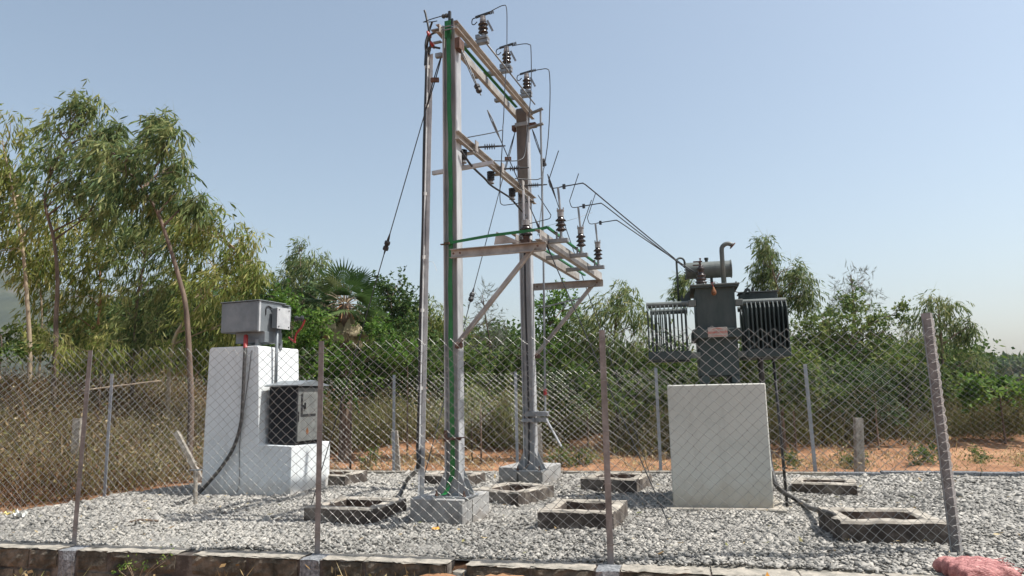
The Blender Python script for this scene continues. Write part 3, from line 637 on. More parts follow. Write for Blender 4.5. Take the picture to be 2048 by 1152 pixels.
# top disconnect insulators
def top_ins():
    b = .52; e = empty('post_insulator', DP.P(0, 0, 0), '', 'insulator', 'insulators on the topmost beam')
    mb = MB(); mb.box((-.02, 0, 5.725), (.58, .075, .045), DP, bev=.003); mb.build('bracket', 'galv', e)
    mb = MB(); mb.box((.20, 0, 5.77), (.14, .1, .04), DP, bev=.006); mb.lathe(DP.P(.2, 0, 5.785), [(0, .02), (.06, .02)], n=8); mb.box((.13, 0, 5.80), (.05, .06, .05), DP); mb.build('base', 'galv', e)
    mb = MB(); mb.lathe(DP.P(.2, 0, 5.835), [(0, .03)]+sheds(.0, 3, .052, .062, .04)+[(.165, .03)], n=18); mb.build('shed_stack', 'porcelain', e, smooth=True)
    mb = MB(); mb.lathe(DP.P(.2, 0, 5.99), [(0, .04), (.03, .042), (.04, .036), (.075, .034), (.08, .02)], n=12); mb.build('cap', 'porcelain_grey', e)
    mb = MB(); mb.bar(DP.P(.10, 0, 6.075), DP.P(.30, 0, 6.10), [(-.012, -.012), (.012, -.012), (.012, .012), (-.012, .012)], DP.v)
    for k in range(3): mb.lathe(DP.P(.29+k*.022, 0, 6.095+k*.002), [(0, .022), (.008, .022)], axis=DP.u, n=8)
    mb.tube(smooth_path([DP.P(.12, 0, 6.07), DP.P(.06, 0, 6.06), DP.P(.05, 0, 6.0), DP.P(.09, -.02, 5.97), DP.P(.12, 0, 6.01)], 4), .007, 5)
    mb.build('terminal_clamp', 'wire', e)
    mb = MB(); mb.bar(DP.P(.265, -.02, 5.99), DP.P(.34, -.03, 5.83), [(-.014, -.004), (.014, -.004), (.014, .004), (-.014, .004)], DP.u); mb.build('arcing_flag', 'galv', e)
    return e
tp = top_ins(); base_loc = tp.location.copy(); bs = (.52, 1.38, 2.25)
labs = ('highest dark porcelain insulator nearest the green striped pole on the top beam', 'middle dark porcelain insulator of the three on the top beam', 'lowest looking dark porcelain insulator on the top beam, nearest the far pole')
for i, b in enumerate(bs):
    o = tp if i == 0 else copy_tree(tp)
    o.location = base_loc+Vector(DP.v*b); o['label'] = labs[i]
bpy.context.view_layer.update()
# rods joining the brackets
wire('linking_bar', [DP.P(.24, .5, 5.70), DP.P(.24, 2.5, 5.68)], .011, 'galv', 'thin grey steel bar joining the three top beam brackets along their undersides', 'bar', smooth=False)
# arresters on the mid beam
def arrester():
    e = empty('lightning_arrester', DP.P(0, 0, 0), '', 'surge arrester', 'ribbed arresters on the middle beam')
    mb = MB(); mb.lathe(DP.P(.04, 0, 4.24), [(0, .03)]+[(z, r) for i in range(5) for z, r in ((.004+i*.024, .05), (.014+i*.024, .05), (.016+i*.024, .036))]+[(.13, .03)], axis=(0, 0, -1), n=14); mb.build('ribbed_body', 'black_rubber', e)
    mb = MB(); mb.lathe(DP.P(.04, 0, 4.11), [(0, .03), (.02, .03), (.021, .045), (.03, .045), (.031, .014), (.06, .014)], axis=(0, 0, -1), n=10); mb.build('terminal', 'porcelain_grey', e)
    mb = MB(); mb.box((.12, .13, 4.27), (.09, .07, .012), DP); mb.box((.165, .13, 4.31), (.012, .09, .13), DP); mb.box((.07, .1, 4.225), (.16, .09, .012), DP); mb.build('mounting_plate', 'steel_primer', e)
    mb = MB(); pr = [(0, .012), (.06, .012)]
    for i in range(5): pr += [(.075+i*.028, .012), (.080+i*.028, .036), (.086+i*.028, .036), (.091+i*.028, .012)]
    pr += [(.24, .012), (.33, .008)]
    mb.lathe(DP.P(.17, .16, 4.31), pr, axis=DP.u+.25*DP.v, n=12); mb.build('ribbed_rod', 'wire', e)
    return e
ar = arrester()
for i, b in enumerate((.22, 1.12, 1.95)):
    o = ar if i == 0 else copy_tree(ar); o.location = Vector(DP.P(0, 0, 0))+Vector(DP.v*b)
    o['label'] = ('ribbed arrester on the middle beam closest to the green striped pole', 'ribbed arrester at the centre of the middle beam', 'ribbed arrester on the middle beam in front of the far pole')[i]
wire('earth_lead', [DP.P(.12, -.02, 4.14), DP.P(.05+.1, .22, 4.03), DP.P(.12, .7, 4.02), DP.P(.05, 1.12, 4.05), DP.P(.1, 1.6, 4.03), DP.P(.04, 1.95, 4.07), DP.P(.05, 2.5, 3.98)], .014, 'black_rubber', 'black lead sagging under the middle beam from arrester to arrester', 'cable')
# lower switch insulators
def low_ins():
    e = empty('switch_insulator', DP.P(0, 0, 0), '', 'insulator', 'switch insulators on the lower outer beam'); a0 = 1.24; z = ZA+.02
    mb = MB(); mb.box((.98+.08, 0, z+.06-.0), (.52, .06, .045), DP, bev=.003); mb.build('bracket', 'galv', e)
    z += .085; mb = MB(); mb.lathe(DP.P(a0, 0, z), [(0, .028), (.015, .028), (.016, .015), (.085, .015)], n=8); mb.lathe(DP.P(a0-.05, 0, z), [(0, .012), (.08, .012)], n=6); mb.build('stem', 'galv', e)
    z += .08; mb = MB(); mb.lathe(DP.P(a0, 0, z), [(0, .03)]+sheds(0, 3, .052, .058, .034)+[(.165, .03)], n=18); mb.build('shed_stack', 'porcelain_red', e, smooth=True)
    z += .16; mb = MB(); mb.lathe(DP.P(a0, 0, z), [(0, .036), (.06, .036), (.065, .042), (.08, .042), (.085, .02)], n=12)
    for s in (-1, 1): mb.lathe(DP.P(a0+s*.034, 0, z+.06), [(0, .007), (.045, .007)], n=6)
    mb.build('cap', 'porcelain_grey', e)
    z += .07; mb = MB(); mb.tube([DP.P(a0, 0, z), DP.P(a0-.02, 0, z+.27)], .013, 8); mb.build('contact_post', 'galv', e)
    z += .27; mb = MB(); mb.tube(smooth_path([DP.P(a0+.02, 0, z), DP.P(a0-.09, 0, z+.0), DP.P(a0-.12, 0, z+.06), DP.P(a0-.125, 0, z+.09)], 4)+[DP.P(a0-.0, 0, z+.42)], .0055, 5); mb.build('arcing_horn', 'wire', e)
    mb = MB(); mb.box((a0+.05, 0, z), (.03, .03, .05), DP); mb.tube([DP.P(a0+.0, 0, z), DP.P(a0+.27, 0, z+.015)], .007, 6); mb.build('contact_arm', 'wire', e)
    return e, z
li, ZC = low_ins()
for i, b in enumerate((.12, 1.02, 1.95)):
    o = li if i == 0 else copy_tree(li); o.location = Vector(DP.P(0, 0, 0))+Vector(DP.v*b)
    o['label'] = ('reddish brown switch insulator on the lower beam nearest the camera, tallest in view', 'reddish brown switch insulator in the middle of the lower beam', 'reddish brown switch insulator at the far end of the lower beam')[i]
e = empty('switch_insulator', DP.P(.86, .05, ZA), 'lone switch insulator on the near support arm in front of the far pole', 'insulator')
mb = MB(); mb.box((.86, .05, ZA+.09), (.11, .1, .04), DP); mb.lathe(DP.P(.86, .05, ZA+.11), [(0, .035), (.04, .035)], n=8); mb.build('base', 'rust', e)
mb = MB(); mb.lathe(DP.P(.86, .05, ZA+.15), [(0, .04)]+sheds(0, 2, .06, .07, .045)+[(.125, .03)], n=18); mb.build('shed_stack', 'porcelain', e, smooth=True)
mb = MB(); mb.lathe(DP.P(.86, .05, ZA+.27), [(0, .045), (.06, .045), (.065, .03)], n=12); mb.build('cap', 'porcelain_grey', e)
mb = MB(); mb.tube([DP.P(.84, .05, ZA+.33), DP.P(.84, .05, ZA+.68)], .013, 8); mb.tube([DP.P(.90, .05, ZA+.33), DP.P(.90, .05, ZA+.60)], .009, 6); mb.build('contact_post', 'galv_bright', e)
mb = MB(); mb.tube(smooth_path([DP.px(1060, 447, .1), DP.px(1085, 441, .1), DP.px(1099, 437, .1), DP.px(1102, 430, .1)], 4)+[DP.px(1076, 390, .1)], .005, 5); mb.build('arcing_horn', 'wire', e)
# drop wires
wr = 'conductor wires dropping from the top insulators'
def dpw(pts, bs_): return [DP.px(x, y, b) for (x, y), b in zip(pts, bs_)]
wire('drop_wire', dpw([(976, 26), (990, 18), (1006, 11), (1013, 16), (1014, 60), (1013, 120), (1009, 190), (1006, 250), (998, 262), (935, 275)], [.5]*5+[.45, .4, .4, .35, .1]), .0058, 'wire', 'thin drop wire arching highest, from the nearest top insulator down to the middle beam', 'wire', wr)
wire('drop_wire', dpw([(1024, 92), (1045, 88), (1058, 89), (1062, 100), (1062, 180), (1055, 260), (1050, 305), (1042, 319), (1020, 322), (975, 321)], [1.38]*6+[1.3, 1.2, 1.1, .95]), .0065, 'wire', 'thin drop wire of the middle top insulator bending down in front of the far pole', 'wire', wr)
wire('drop_wire', dpw([(1064, 142), (1080, 139), (1094, 138), (1099, 148), (1100, 200), (1096, 280), (1087, 340), (1080, 357), (1060, 359), (1030, 357)], [2.25]*7+[2.1, 2., 1.8]), .0072, 'wire', 'thin drop wire of the furthest top insulator hanging right of the far pole', 'wire', wr)
wire('drop_wire', dpw([(1006, 250), (1004, 300), (1001, 350), (1000, 395), (1004, 409), (1020, 409), (1050, 404), (1068, 402)], [.4, .4, .45, .5, .5, .5, .4, .3]), .0058, 'wire', 'wire loop continuing down beside the middle beam to the lower left corner bend', 'wire', wr)
wire('drop_wire', dpw([(1087, 340), (1084, 400), (1080, 440), (1076, 470)], [2.1, 1.8, 1.5, 1.2]), .006, 'wire', 'short steep wire falling from the middle beam end to the lower platform', 'wire', wr)
# wires to transformer
TF = Frame(1.8, 8.36, 13)
tw = 'conductors sloping to the transformer'
A1 = DP.P(1.5, .12, ZC+.015); A2 = DP.P(1.5, 1.02, ZC+.015); A3 = DP.P(1.5, 1.95, ZC+.015)
for i, (A, ax_, end_) in enumerate(((A1, (1173, 395), TF.P(.26, .72, 2.98)), (A2, (1203, 430), TF.P(.36, .62, 2.86)), (A3, (1228, 455), TF.P(.40, .50, 2.84)))):
    wire('transformer_wire', [A, A*.93+end_*.07+np.array([0, 0, .01]), A*.5+end_*.5-np.array([0, 0, .0]), end_], .0075, 'wire', ('uppermost', 'middle', 'lowest')[i]+' of the three dark wires sloping from the lower switch to the transformer', 'wire', tw)
wire('jumper_wire', [D(1183, 400, 8.2), D(1165, 452, 8.4)], .005, 'wire', 'short slanted wire between two transformer wires right of the switch insulators', 'wire', smooth=False)
wire('bare_wire', [DP.px(1060, 460, 1.), DP.px(1140, 440, 1.), DP.px(1185, 425, 1.3)], .0022, 'alu_wire', 'hair thin pale wire passing behind the lower switch insulators', 'wire')
# pole-top clamp with looped wire
e = empty('pole_top_clamp', DP.P(-.02, -.05, TOP), 'small clamp with a looped wire on top of the green striped pole', 'clamp')
mb = MB(); mb.box((0, -.045, TOP+.09), (.03, .03, .17), DP); mb.lathe(DP.P(-.02, -.045, TOP+.13), [(0, .02), (.02, .03), (.04, .02), (.06, .03), (.08, .018)], axis=-DP.u, n=10); mb.box((.03, -.045, TOP+.03), (.03, .02, .09), DP); mb.build('clamp_body', 'wire', e)
mb = MB(); mb.tube(smooth_path([DP.P(-.08, -.045, TOP+.14), DP.P(-.25, -.04, TOP+.13), DP.P(-.36, -.0, TOP+.14), DP.P(-.385, .05, TOP+.17), DP.P(-.30, .08, TOP+.17), DP.P(-.22, .07, TOP+.16)], 6), .006, 5); mb.build('wire_loop', 'wire', e)
# operating pipe on the far pole
e = empty('operating_rod', DP.P(.27, LB, .9), 'thin galvanised operating pipe with a lever, right of the far steel pole', 'rod')
mb = MB(); mb.tube([DP.P(.29, LB-.02, 5.66), DP.P(.275, LB-.02, 3.4), DP.P(.24, LB-.02, 1.05)], .016, 8); mb.build('pipe', 'galv', e)
for z, zz in ((5.64, 5.58), (5.40, 5.37)):
    mb = MB(); mb.bar(DP.P(.09, LB-.03, zz), DP.P(.33, LB-.03, z), [(-.03, -.012), (.03, -.012), (.03, .012), (-.03, .012)], DP.v); mb.build('guide_bracket', 'galv', e)
mb = MB(); mb.box((.12, LB-.04, 1.07), (.34, .1, .07), DP, bev=.005); mb.box((.19, LB-.05, .99), (.16, .06, .06), DP); mb.build('lever_housing', 'galv', e)
mb = MB(); mb.tube([DP.P(.26, LB-.05, 1.0), DP.P(.48, LB-.08, .62)], .014, 8); mb.build('lever', 'galv_bright', e)
mb = MB(); mb.lathe(DP.P(.245, LB-.02, 1.33), [(0, .024), (.09, .024)], n=8); mb.build('marker_band', 'red_tape', e)
wire('earth_cable', [DP.P(.0, LB-.05, 4.0), DP.P(-.01, LB-.055, 2.8), DP.P(.0, LB-.055, 1.5), DP.P(-.01, LB-.055, .5), DP.P(-.03, LB-.14, .32)], .014, 'black_rubber', 'black cable running down the recess of the far pole to its pad', 'cable')
# stay wires
def stay(label, pts, eye, seg=(), r=.006):
    e = empty('stay_wire', pts[-1], label, 'stay wire', 'stay wires guying the steel poles')
    mb = MB(); mb.tube(pts, r, 6); mb.build('strand', 'wire', e)
    for i, (A, B) in enumerate(seg):
        mb = MB(); A = np.array(A); B = np.array(B); d = (B-A); s = unit(np.cross(d, np.array([0, 1., 0])))*.009
        for sg in (-1, 1): mb.tube(smooth_path([A, A*.7+B*.3+s*sg, A*.3+B*.7+s*sg*.9, B], 4), .007, 5)
        mb.build('grip_loop', 'black_rubber', e)
    for c, ax, L_ in eye:
        mb = MB(); c = np.array(c); ax = unit(np.array(ax)); mb.lathe(c-ax*L_/2, [(0, .03), (L_*.12, .036), (L_*.4, .034), (L_*.45, .024), (L_*.55, .024), (L_*.6, .034), (L_*.88, .036), (L_, .03)], axis=ax, n=8); mb.build('strain_insulator', 'black_rubber', e)
    return e
g1 = G(622, 1013); a1 = DP.px(884, 108, -.05)
def on(A, B, px):
    lo, hi = 0., 1.
    for _ in range(40):
        m = (lo+hi)/2; p = A*(1-m)+B*m; v = p-np.array([0, 0, EYE]); x = 1024+F*(v@rt)/(v@fw)
        if (x-px)*((A-np.array([0, 0, EYE]))@rt*F/((A-np.array([0, 0, EYE]))@fw)+1024-px) > 0: lo = m
        else: hi = m
    return A*(1-lo)+B*lo
s1 = lambda px: on(a1, g1, px)
stay('stay wire falling left across the sky to the gravel by the white block', [s1(852), g1], [(s1(773), s1(773)-s1(780), .12)], [(a1, s1(852)), (s1(780), s1(768))])
mb = MB(); c = s1(868); mb.box((c[0]+.01, c[1], c[2]+.02), (.10, .04, .05), WF, bev=.004); o = mb.build('stay_clamp', 'rust'); tag(o, 'rusty block clamp on the left stay wire just below the pole top', 'clamp')
a2 = DP.P(-.13, LB-.02, 5.33); g2 = G(905, 1000) 
g2 = a2+(D(943, 565, 9.4)-a2)*1.9
g2 = D(915, 700, 8.9); g2 = a2+(g2-a2)*((a2[2])/(a2[2]-g2[2]))
s2 = lambda px: on(a2, g2, px)
stay('stay wire from the far pole top slanting down left behind the green striped pole', [s2(1003), g2], [(s2(943), s2(943)-s2(948), .12)], [(a2, s2(1003)), (s2(948), s2(940))])
mb = MB(); c = s2(1016); mb.box((c[0], c[1], c[2]), (.10, .04, .05), WF, bev=.004); o = mb.build('stay_clamp', 'rust'); tag(o, 'rusty block clamp on the stay wire left of the far pole top', 'clamp')
a3 = DP.P(.12, -.05, 5.42); g3 = G(1342, 1058); s3 = lambda px: on(a3, g3, px)
stay('stay wire from the green striped pole top down to the gravel before the cream plinth', [s3(985), g3], [(s3(956), a3-s3(956), .1), (s3(1088), s3(1088)-s3(1080), .14)], [(a3, s3(962)), (s3(975), s3(1000)), (s3(1070), s3(1100))])
a4 = DP.P(.16, LB-.05, 5.33); g4 = G(1306, 968); s4 = lambda px: on(a4, g4, px)
stay('stay wire falling right from the far pole towards the rear fence', [s4(1098), g4], [(s4(1087), a4-s4(1087), .12)], [(a4, s4(1084)), (s4(1095), s4(1112))])

# ================================================================ TRANSFORMER + PLINTH
pl = empty('transformer_plinth', TF.P(0, 0, 0), 'tall cream plastered plinth under the grey transformer', 'plinth')
mb = MB(); mb.box((.55, .66, .70), (1.10, 1.32, 1.46), TF, bev=.012); mb.build('plinth_block', 'cream_plaster', pl)
mb = MB(); mb.box((.57, .62, .0), (1.30, 1.46, .10), TF, bev=.01); mb.build('footing', 'mortar', pl)
tf = empty('transformer', TF.P(.6, .6, 1.45), 'dark grey oil transformer with radiator fins on both sides, standing on the cream plinth', 'transformer')
def tb(c, s, name, m='trafo', bev=.006, parent=tf):
    mb = MB(); mb.box(c, s, TF, bev=bev); return mb.build(name, m, parent)
tb((.62, .72, 2.075), (.46, .94, 1.09), 'tank')
tb((.62, .72, 2.625), (.58, 1.06, .02), 'lid', 'trafo_light', .003)
tb((.62, .72, 2.602), (.56, 1.04, .02), 'lid_flange', 'trafo', .003)
for a_ in (.385-.045+.0,): pass
tb((.62, .215, 2.035), (.56, .07, .11), 'stiffener_band', 'trafo')
tb((.36, .72, 2.035), (.06, .9, .11), 'stiffener_band', 'trafo'); tb((.88, .72, 2.035), (.06, .9, .11), 'stiffener_band', 'trafo')
for a_ in (.455, .80):
    tb((a_, .72, 1.485), (.09, 1.0, .09), 'skid_channel')
# lid bolts
mb = MB()
for i in range(5): mb.lathe(TF.P(.37+i*.125, .20, 2.635), [(0, .010), (.012, .010)], n=6)
for s in (.35, .89):
    for i in range(6): mb.lathe(TF.P(s, .3+i*.17, 2.635), [(0, .010), (.012, .010)], n=6)
mb.build('lid_bolts', 'trafo_light', tf)
# nameplate
npm = tb((.62, .172, 2.045), (.225, .006, .115), 'nameplate', 'plate', .0015)
cu = bpy.data.curves.new('lettering', 'FONT'); cu.body = 'powertech'; cu.size = .052; cu.align_x = 'CENTER'; cu.align_y = 'CENTER'; cu.extrude = .0006
lt = bpy.data.objects.new('lettering', cu); lt.data.materials.append(M['plate_red']); COL.objects.link(lt)
dg = bpy.context.evaluated_depsgraph_get(); me = bpy.data.meshes.new_from_object(lt.evaluated_get(dg)); bpy.data.objects.remove(lt)
mw = Matrix.Translation(Vector(TF.P(.62, .1675, 2.045))) @ Matrix.Rotation(TF.yaw, 4, 'Z') @ Matrix.Rotation(R(90), 4, 'X'); me.transform(mw)
if not me.materials: me.materials.append(M['plate_red'])
put(bpy.data.objects.new('lettering', me), npm)
mb = MB(); mb.tube(smooth_path([TF.P(.56, .167, 2.075), TF.P(.62, .167, 2.092), TF.P(.68, .167, 2.075)], 6), .003, 4); mb.bar(TF.P(.53, .167, 2.0), TF.P(.71, .167, 2.0), [(-.002, -.002), (.002, -.002), (.002, .002), (-.002, .002)], TF.v); mb.build('logo_line', 'plate_red', npm)
# radiators
def radiator(a0, a1, b0, b1, zt, nf, inner):
    e = tf; zb = 1.84; bc = (b0+b1)/2; hdr = .036
    mb = MB(); A, B = (a0, a1)
    mb.tube([TF.P(A, bc, zt), TF.P(B, bc, zt)], hdr, 12); rd = mb.build('radiator', 'trafo_light', e, smooth=False)
    mb = MB(); mb.box(((a0+a1)/2, bc, zb-.055), (abs(a1-a0), b1-b0, .10), TF, bev=.008); mb.build('bottom_header', 'trafo', rd)
    for i in range(nf):
        a_ = a0+(a1-a0)*(.03+.9*i/(nf-1)); mb = MB()
        # fin: thin flattened plate with tapered top
        V = []; t = .0055
        pr = [(b0, zb), (b1, zb), (b1, zt-.09), (b1-.05, zt-.02), (bc, zt+.0), (b0+.05, zt-.02), (b0, zt-.09)]
        V = [TF.P(a_-t, b, z) for b, z in pr]+[TF.P(a_+t, b, z) for b, z in pr]; n = len(pr)
        mb.add(V, [tuple(range(n)), tuple(range(2*n-1, n-1, -1))]+[(k, n+k, n+(k+1) % n, (k+1) % n) for k in range(n)])
        mb.tube([TF.P(a_, b0, zb), TF.P(a_, b0, zt-.085), TF.P(a_, b0+.05, zt-.015)], .009, 6)
        mb.build('radiator_fin', 'trafo', rd)
    return rd
radiator(-.205, .30, .16, .34, 2.41, 10, True)
radiator(-.19, .30, .95, 1.15, 2.41, 10, True)
radiator(1.43, .94, .16, .42, 2.40, 10, True)
radiator(1.42, .94, .55, .80, 2.40, 10, True)
radiator(1.42, .94, .95, 1.18, 2.40, 9, True)
tb((.345, .25, 2.41), (.09, .08, .08), 'radiator_flange', 'trafo_light'); tb((.895, .29, 2.40), (.09, .08, .08), 'radiator_flange', 'trafo_light')
tb((.35, .25, 1.78), (.12, .09, .07), 'radiator_flange', 'trafo_light'); tb((.90, .29, 1.78), (.12, .09, .07), 'radiator_flange', 'trafo_light')
# conservator
mb = MB(); c0 = TF.P(.30, .78, 2.90); mb.lathe(c0, [(0, .09), (.002, .118), (.012, .118), (.013, .108), (.56, .108), (.562, .118), (.575, .118), (.577, .10)], axis=TF.u, n=26); cons = mb.build('conservator', 'trafo_light', tf, smooth=False)
mb = MB(); mb.lathe(TF.P(.57, .78, 3.0), [(0, .02), (.035, .02), (.036, .027), (.06, .027)], n=10); mb.build('filler_cap', 'trafo', cons)
for a_ in (.45, .78): tb((a_, .78, 2.71), (.04, .1, .17), 'conservator_bracket')
mb = MB()
for k in range(8):
    an = k*math.pi/4; mb.lathe(c0+np.array([0, 0, 1])*.105*math.sin(an)+TF.v*.105*math.cos(an), [(0, .009), (.016, .009)], axis=-TF.u, n=6)
mb.build('flange_bolts', 'trafo', cons)
mb = MB(); mb.tube([TF.P(.62, .78, 2.80), TF.P(.62, .78, 2.64)], .018, 8); mb.build('oil_pipe', 'trafo', cons)
# gooseneck explosion vent
pts = [TF.P(.745, .45, 2.63), TF.P(.745, .45, 2.98), TF.P(.745, .45, 3.08)]+[TF.P(.745+.075-.075*math.cos(t), .45, 3.09+.075*math.sin(t)) for t in np.linspace(.3, 2.5, 8)]
mb = MB(); mb.tube(pts, .028, 12); gv = mb.build('explosion_vent', 'trafo_light', tf, smooth=True)
d_ = unit(pts[-1]-pts[-2]); mb = MB(); mb.lathe(pts[-1]-d_*.01, [(0, .03), (.004, .046), (.016, .046), (.017, .03)], axis=d_, n=14); mb.build('vent_flange', 'rust', gv)
mb = MB(); mb.lathe(TF.P(.745, .45, 2.635), [(0, .05), (.014, .05)], n=12); mb.build('vent_collar', 'trafo', gv)
# breather hoop
mb = MB(); mb.tube([TF.P(.19, .5, 2.42), TF.P(.19, .5, 2.98)]+[TF.P(.24-.05*math.cos(t), .5+.07*t/3, 2.985+.05*math.sin(t)) for t in np.linspace(.2, 3.1, 8)]+[TF.P(.29, .62, 2.92)], .013, 8); mb.build('breather_pipe', 'trafo', tf, smooth=True)
# HV bushings
for a_, b_, on_ in ((.475, .34, 0), (.475, .60, 1), (.475, .86, 2)):
    mb = MB(); mb.lathe(TF.P(a_, b_, 2.635), [(0, .07), (.02, .07), (.022, .05), (.035, .066), (.045, .066), (.055, .04), (.075, .062), (.085, .062), (.10, .038), (.12, .058), (.13, .058), (.145, .034), (.20, .034), (.205, .052), (.213, .052), (.235, .028), (.25, .028), (.26, .02)], n=18); bu = mb.build('bushing', 'porcelain_red', tf, smooth=True)
    mb = MB(); mb.lathe(TF.P(a_, b_, 2.89), [(0, .008), (.08, .008), (.081, .014), (.09, .014)], n=8); mb.box((a_-.03, b_, 2.94), (.11, .014, .014), TF); mb.build('bushing_terminal', 'rust', bu)
# lifting hooks and gussets
for sgn, a0 in ((1, .91), (-1, .33)):
    mb = MB(); pr = [(0, 0), (.06, .02), (.12, .10), (.16, .115), (.185, .09), (.175, .07), (.195, .07), (.205, .10), (.19, .135), (.15, .15), (.11, .14), (.05, .06), (0, .06)]
    if sgn < 0: pr = [(0, 0), (.16, 0), (.17, .06), (.14, .11), (.11, .05), (.08, .10), (.05, .12), (0, .16)]
    V = [TF.P(a0+sgn*p*.7, .40, 2.44+q_) for p, q_ in pr]+[TF.P(a0+sgn*p*.7, .425, 2.44+q_) for p, q_ in pr]; n = len(pr)
    mb.add(V, [tuple(range(n)), tuple(range(2*n-1, n-1, -1))]+[(k, n+k, n+(k+1) % n, (k+1) % n) for k in range(n)]); mb.build('lifting_lug', 'trafo', tf)
V = [TF.P(.335, .5, 2.6), TF.P(.335, .5, 2.42), TF.P(.2, .5, 2.42)]
# LV cable box at the right
tb((1.16, .72, 2.50), (.44, .3, .10), 'low_voltage_box', 'trafo'); 
mb = MB(); mb.box((1.16, .72, 2.558), (.47, .33, .012), TF); lv = mb.build('box_cover', 'trafo_light', tf)
mb = MB(); mb.lathe(TF.P(1.10, .62, 2.56), [(0, .018), (.03, .018), (.031, .01), (.06, .01)], n=8); mb.lathe(TF.P(1.28, .62, 2.56), [(0, .018), (.025, .018)], n=8); mb.build('valve', 'black_rubber', lv)
# orange tag tied to the lid
tg = empty('hanging_bag', TF.P(.60, .18, 2.55), 'small dried orange brown bundle hanging from the transformer lid', 'hanging bundle')
mb = MB(); mb.lathe(TF.P(.605, .17, 2.59), [(0, .006), (.02, .014), (.05, .028), (.08, .030), (.10, .018), (.105, .004)], axis=(0, 0, -1), n=10); o = mb.build('bundle', 'orange_tag', tg, smooth=True)
mb = MB(); mb.tube([TF.P(.605, .17, 2.585), TF.P(.60, .178, 2.61), TF.P(.585, .178, 2.64), TF.P(.62, .179, 2.645)], .005, 5); mb.build('string', 'red_tape', tg)
# black cable / rod down right of the plinth
wire('earthing_rod', [TF.P(1.255, .42, 1.74), TF.P(1.27, .40, 1.0), TF.P(1.285, .38, .0)], .018, 'black_rubber', 'straight black rod dropping from the transformer to the gravel right of the plinth', 'rod', smooth=False)
wire('low_voltage_cable', [TF.P(1.12, .55, 1.76), TF.P(1.125, .55, 1.5), TF.P(1.13, .62, 1.2), TF.P(1.14, .66, .8), TF.P(1.145, .5, .45), TF.P(1.15, .25, .3)], .035, 'black_rubber', 'thick black cable hanging under the right radiators behind the plinth edge', 'cable')
pg = PITS[6]
wire('cable_duct', [TF.P(1.12, .12, .42), TF.P(1.16, .05, .26), G(1590, 998, .06), G(1618, 1015, .05), G(1650, 1024, .2), G(1668, 1030, .215)], .026, 'dusty_cable', 'dusty brown cable duct curving over the gravel from the plinth to the largest pit', 'cable')

# ================================================================ CABINET BLOCK
KF = Frame(-4.57, 10.52, 17)
kb = empty('cabinet_block', KF.P(0, 0, 0), 'white painted L shaped masonry block carrying a metal box and a black cabinet', 'masonry block')
mb = MB(); V = []
pr = [(0, -.1), (1.50, -.1), (1.50, .70), (.965, .70), (.965, .72), (.89, 2.13), (.87, 2.15), (.06, 2.14), (.03, 2.12)]
pr = [(0, -.1), (1.50, -.1), (1.50, .685), (1.49, .695), (.955, .715), (.90, 2.105), (.88, 2.13), (.07, 2.13), (.04, 2.10), (.015, 1.2)]
dep = 1.0
n = len(pr); rows = [(0.012, .985), (0.0, 1.0), (dep, 1.0), (dep+.012, .985)]
for b, s in rows:
    for a, z in pr: V.append(KF.P(.75+(a-.75)*(s if s < 1 else 1), b, z if s == 1 else (z-.008 if z > 0 else z)))
Fc = [tuple(range(n))]+[tuple(3*n+k for k in range(n-1, -1, -1))]
# simple prism front/back with small chamfer row
rows = [(0, .0), (.012, 0), (dep, 0)]; V = []
for j, b in enumerate((0., dep)):
    for a, z in pr: V.append(KF.P(a, b, z))
Fc = [tuple(range(n)), tuple(range(2*n-1, n-1, -1))]+[(k, n+k, n+(k+1) % n, (k+1) % n) for k in range(n)]
mb.add(V, Fc); o = mb.build('block_body', 'white_paint', kb)
bv = o.modifiers.new('bevel', 'BEVEL'); bv.width = .018; bv.segments = 2; bv.limit_method = 'ANGLE'
# metal box on top
mbx = empty('metal_box', KF.P(.5, .4, 2.13), 'sheet metal junction box with a small side box, on top of the white block', 'electrical box')
BF = Frame(*KF.P(.15, .10, 0)[:2], 22)
def bb(c, s, name, m='box_grey', bev=.004): mb = MB(); mb.box(c, s, BF, bev=bev); return mb.build(name, m, mbx)
bb((.355, .25, 2.575), (.71, .50, .45), 'box_body')
bb((.355, -.006, 2.575), (.70, .012, .44), 'front_panel')
bb((.36, .27, 2.808), (.74, .60, .012), 'lid', bev=.002)
bb((.53, .55, 2.79), (.36, .28, .012), 'rear_roof', bev=.002); bb((.53, .63, 2.66), (.30, .24, .24), 'rear_box')
bb((.70, .02, 2.575), (.03, .035, .46), 'corner_angle', 'galv_bright', .002)
bb((.46, .30, 2.27), (.55, .38, .16), 'lower_box', 'box_grey')
sb_ = bb((.80, .37, 2.555), (.10, .27, .30), 'side_box', 'box_grey'); mb = MB(); mb.box((.855, .37, 2.555), (.008, .29, .32), BF, bev=.002)
sc = mb.build('side_cover', 'galv_bright', mbx); mb = MB()
for z in (2.43, 2.68):
    for b in (.26, .48): mb.lathe(BF.P(.859, b, z), [(0, .009), (.008, .009)], axis=BF.u, n=6)
mb.build('cover_screws', 'wire', sc)
for a_, b_ in ((.60, .12), (.70, .48), (.22, .45)): bb((a_, b_, 2.17), (.06, .06, .14), 'support_leg', 'galv')
mb = MB(); mb.tube(smooth_path([BF.P(.715, .14, 2.60), BF.P(.72, .14, 2.70), BF.P(.72, .18, 2.735), BF.P(.72, .24, 2.72), BF.P(.74, .32, 2.67)], 5), .009, 6); mb.build('wire_loop', 'black_rubber', mbx)
mb = MB()
for k in range(5):
    for z in (2.38, 2.775): mb.lathe(BF.P(.06+k*.148, -.012, z), [(0, .007), (.006, .007)], axis=-BF.v, n=6)
mb.build('panel_screws', 'galv', mbx)
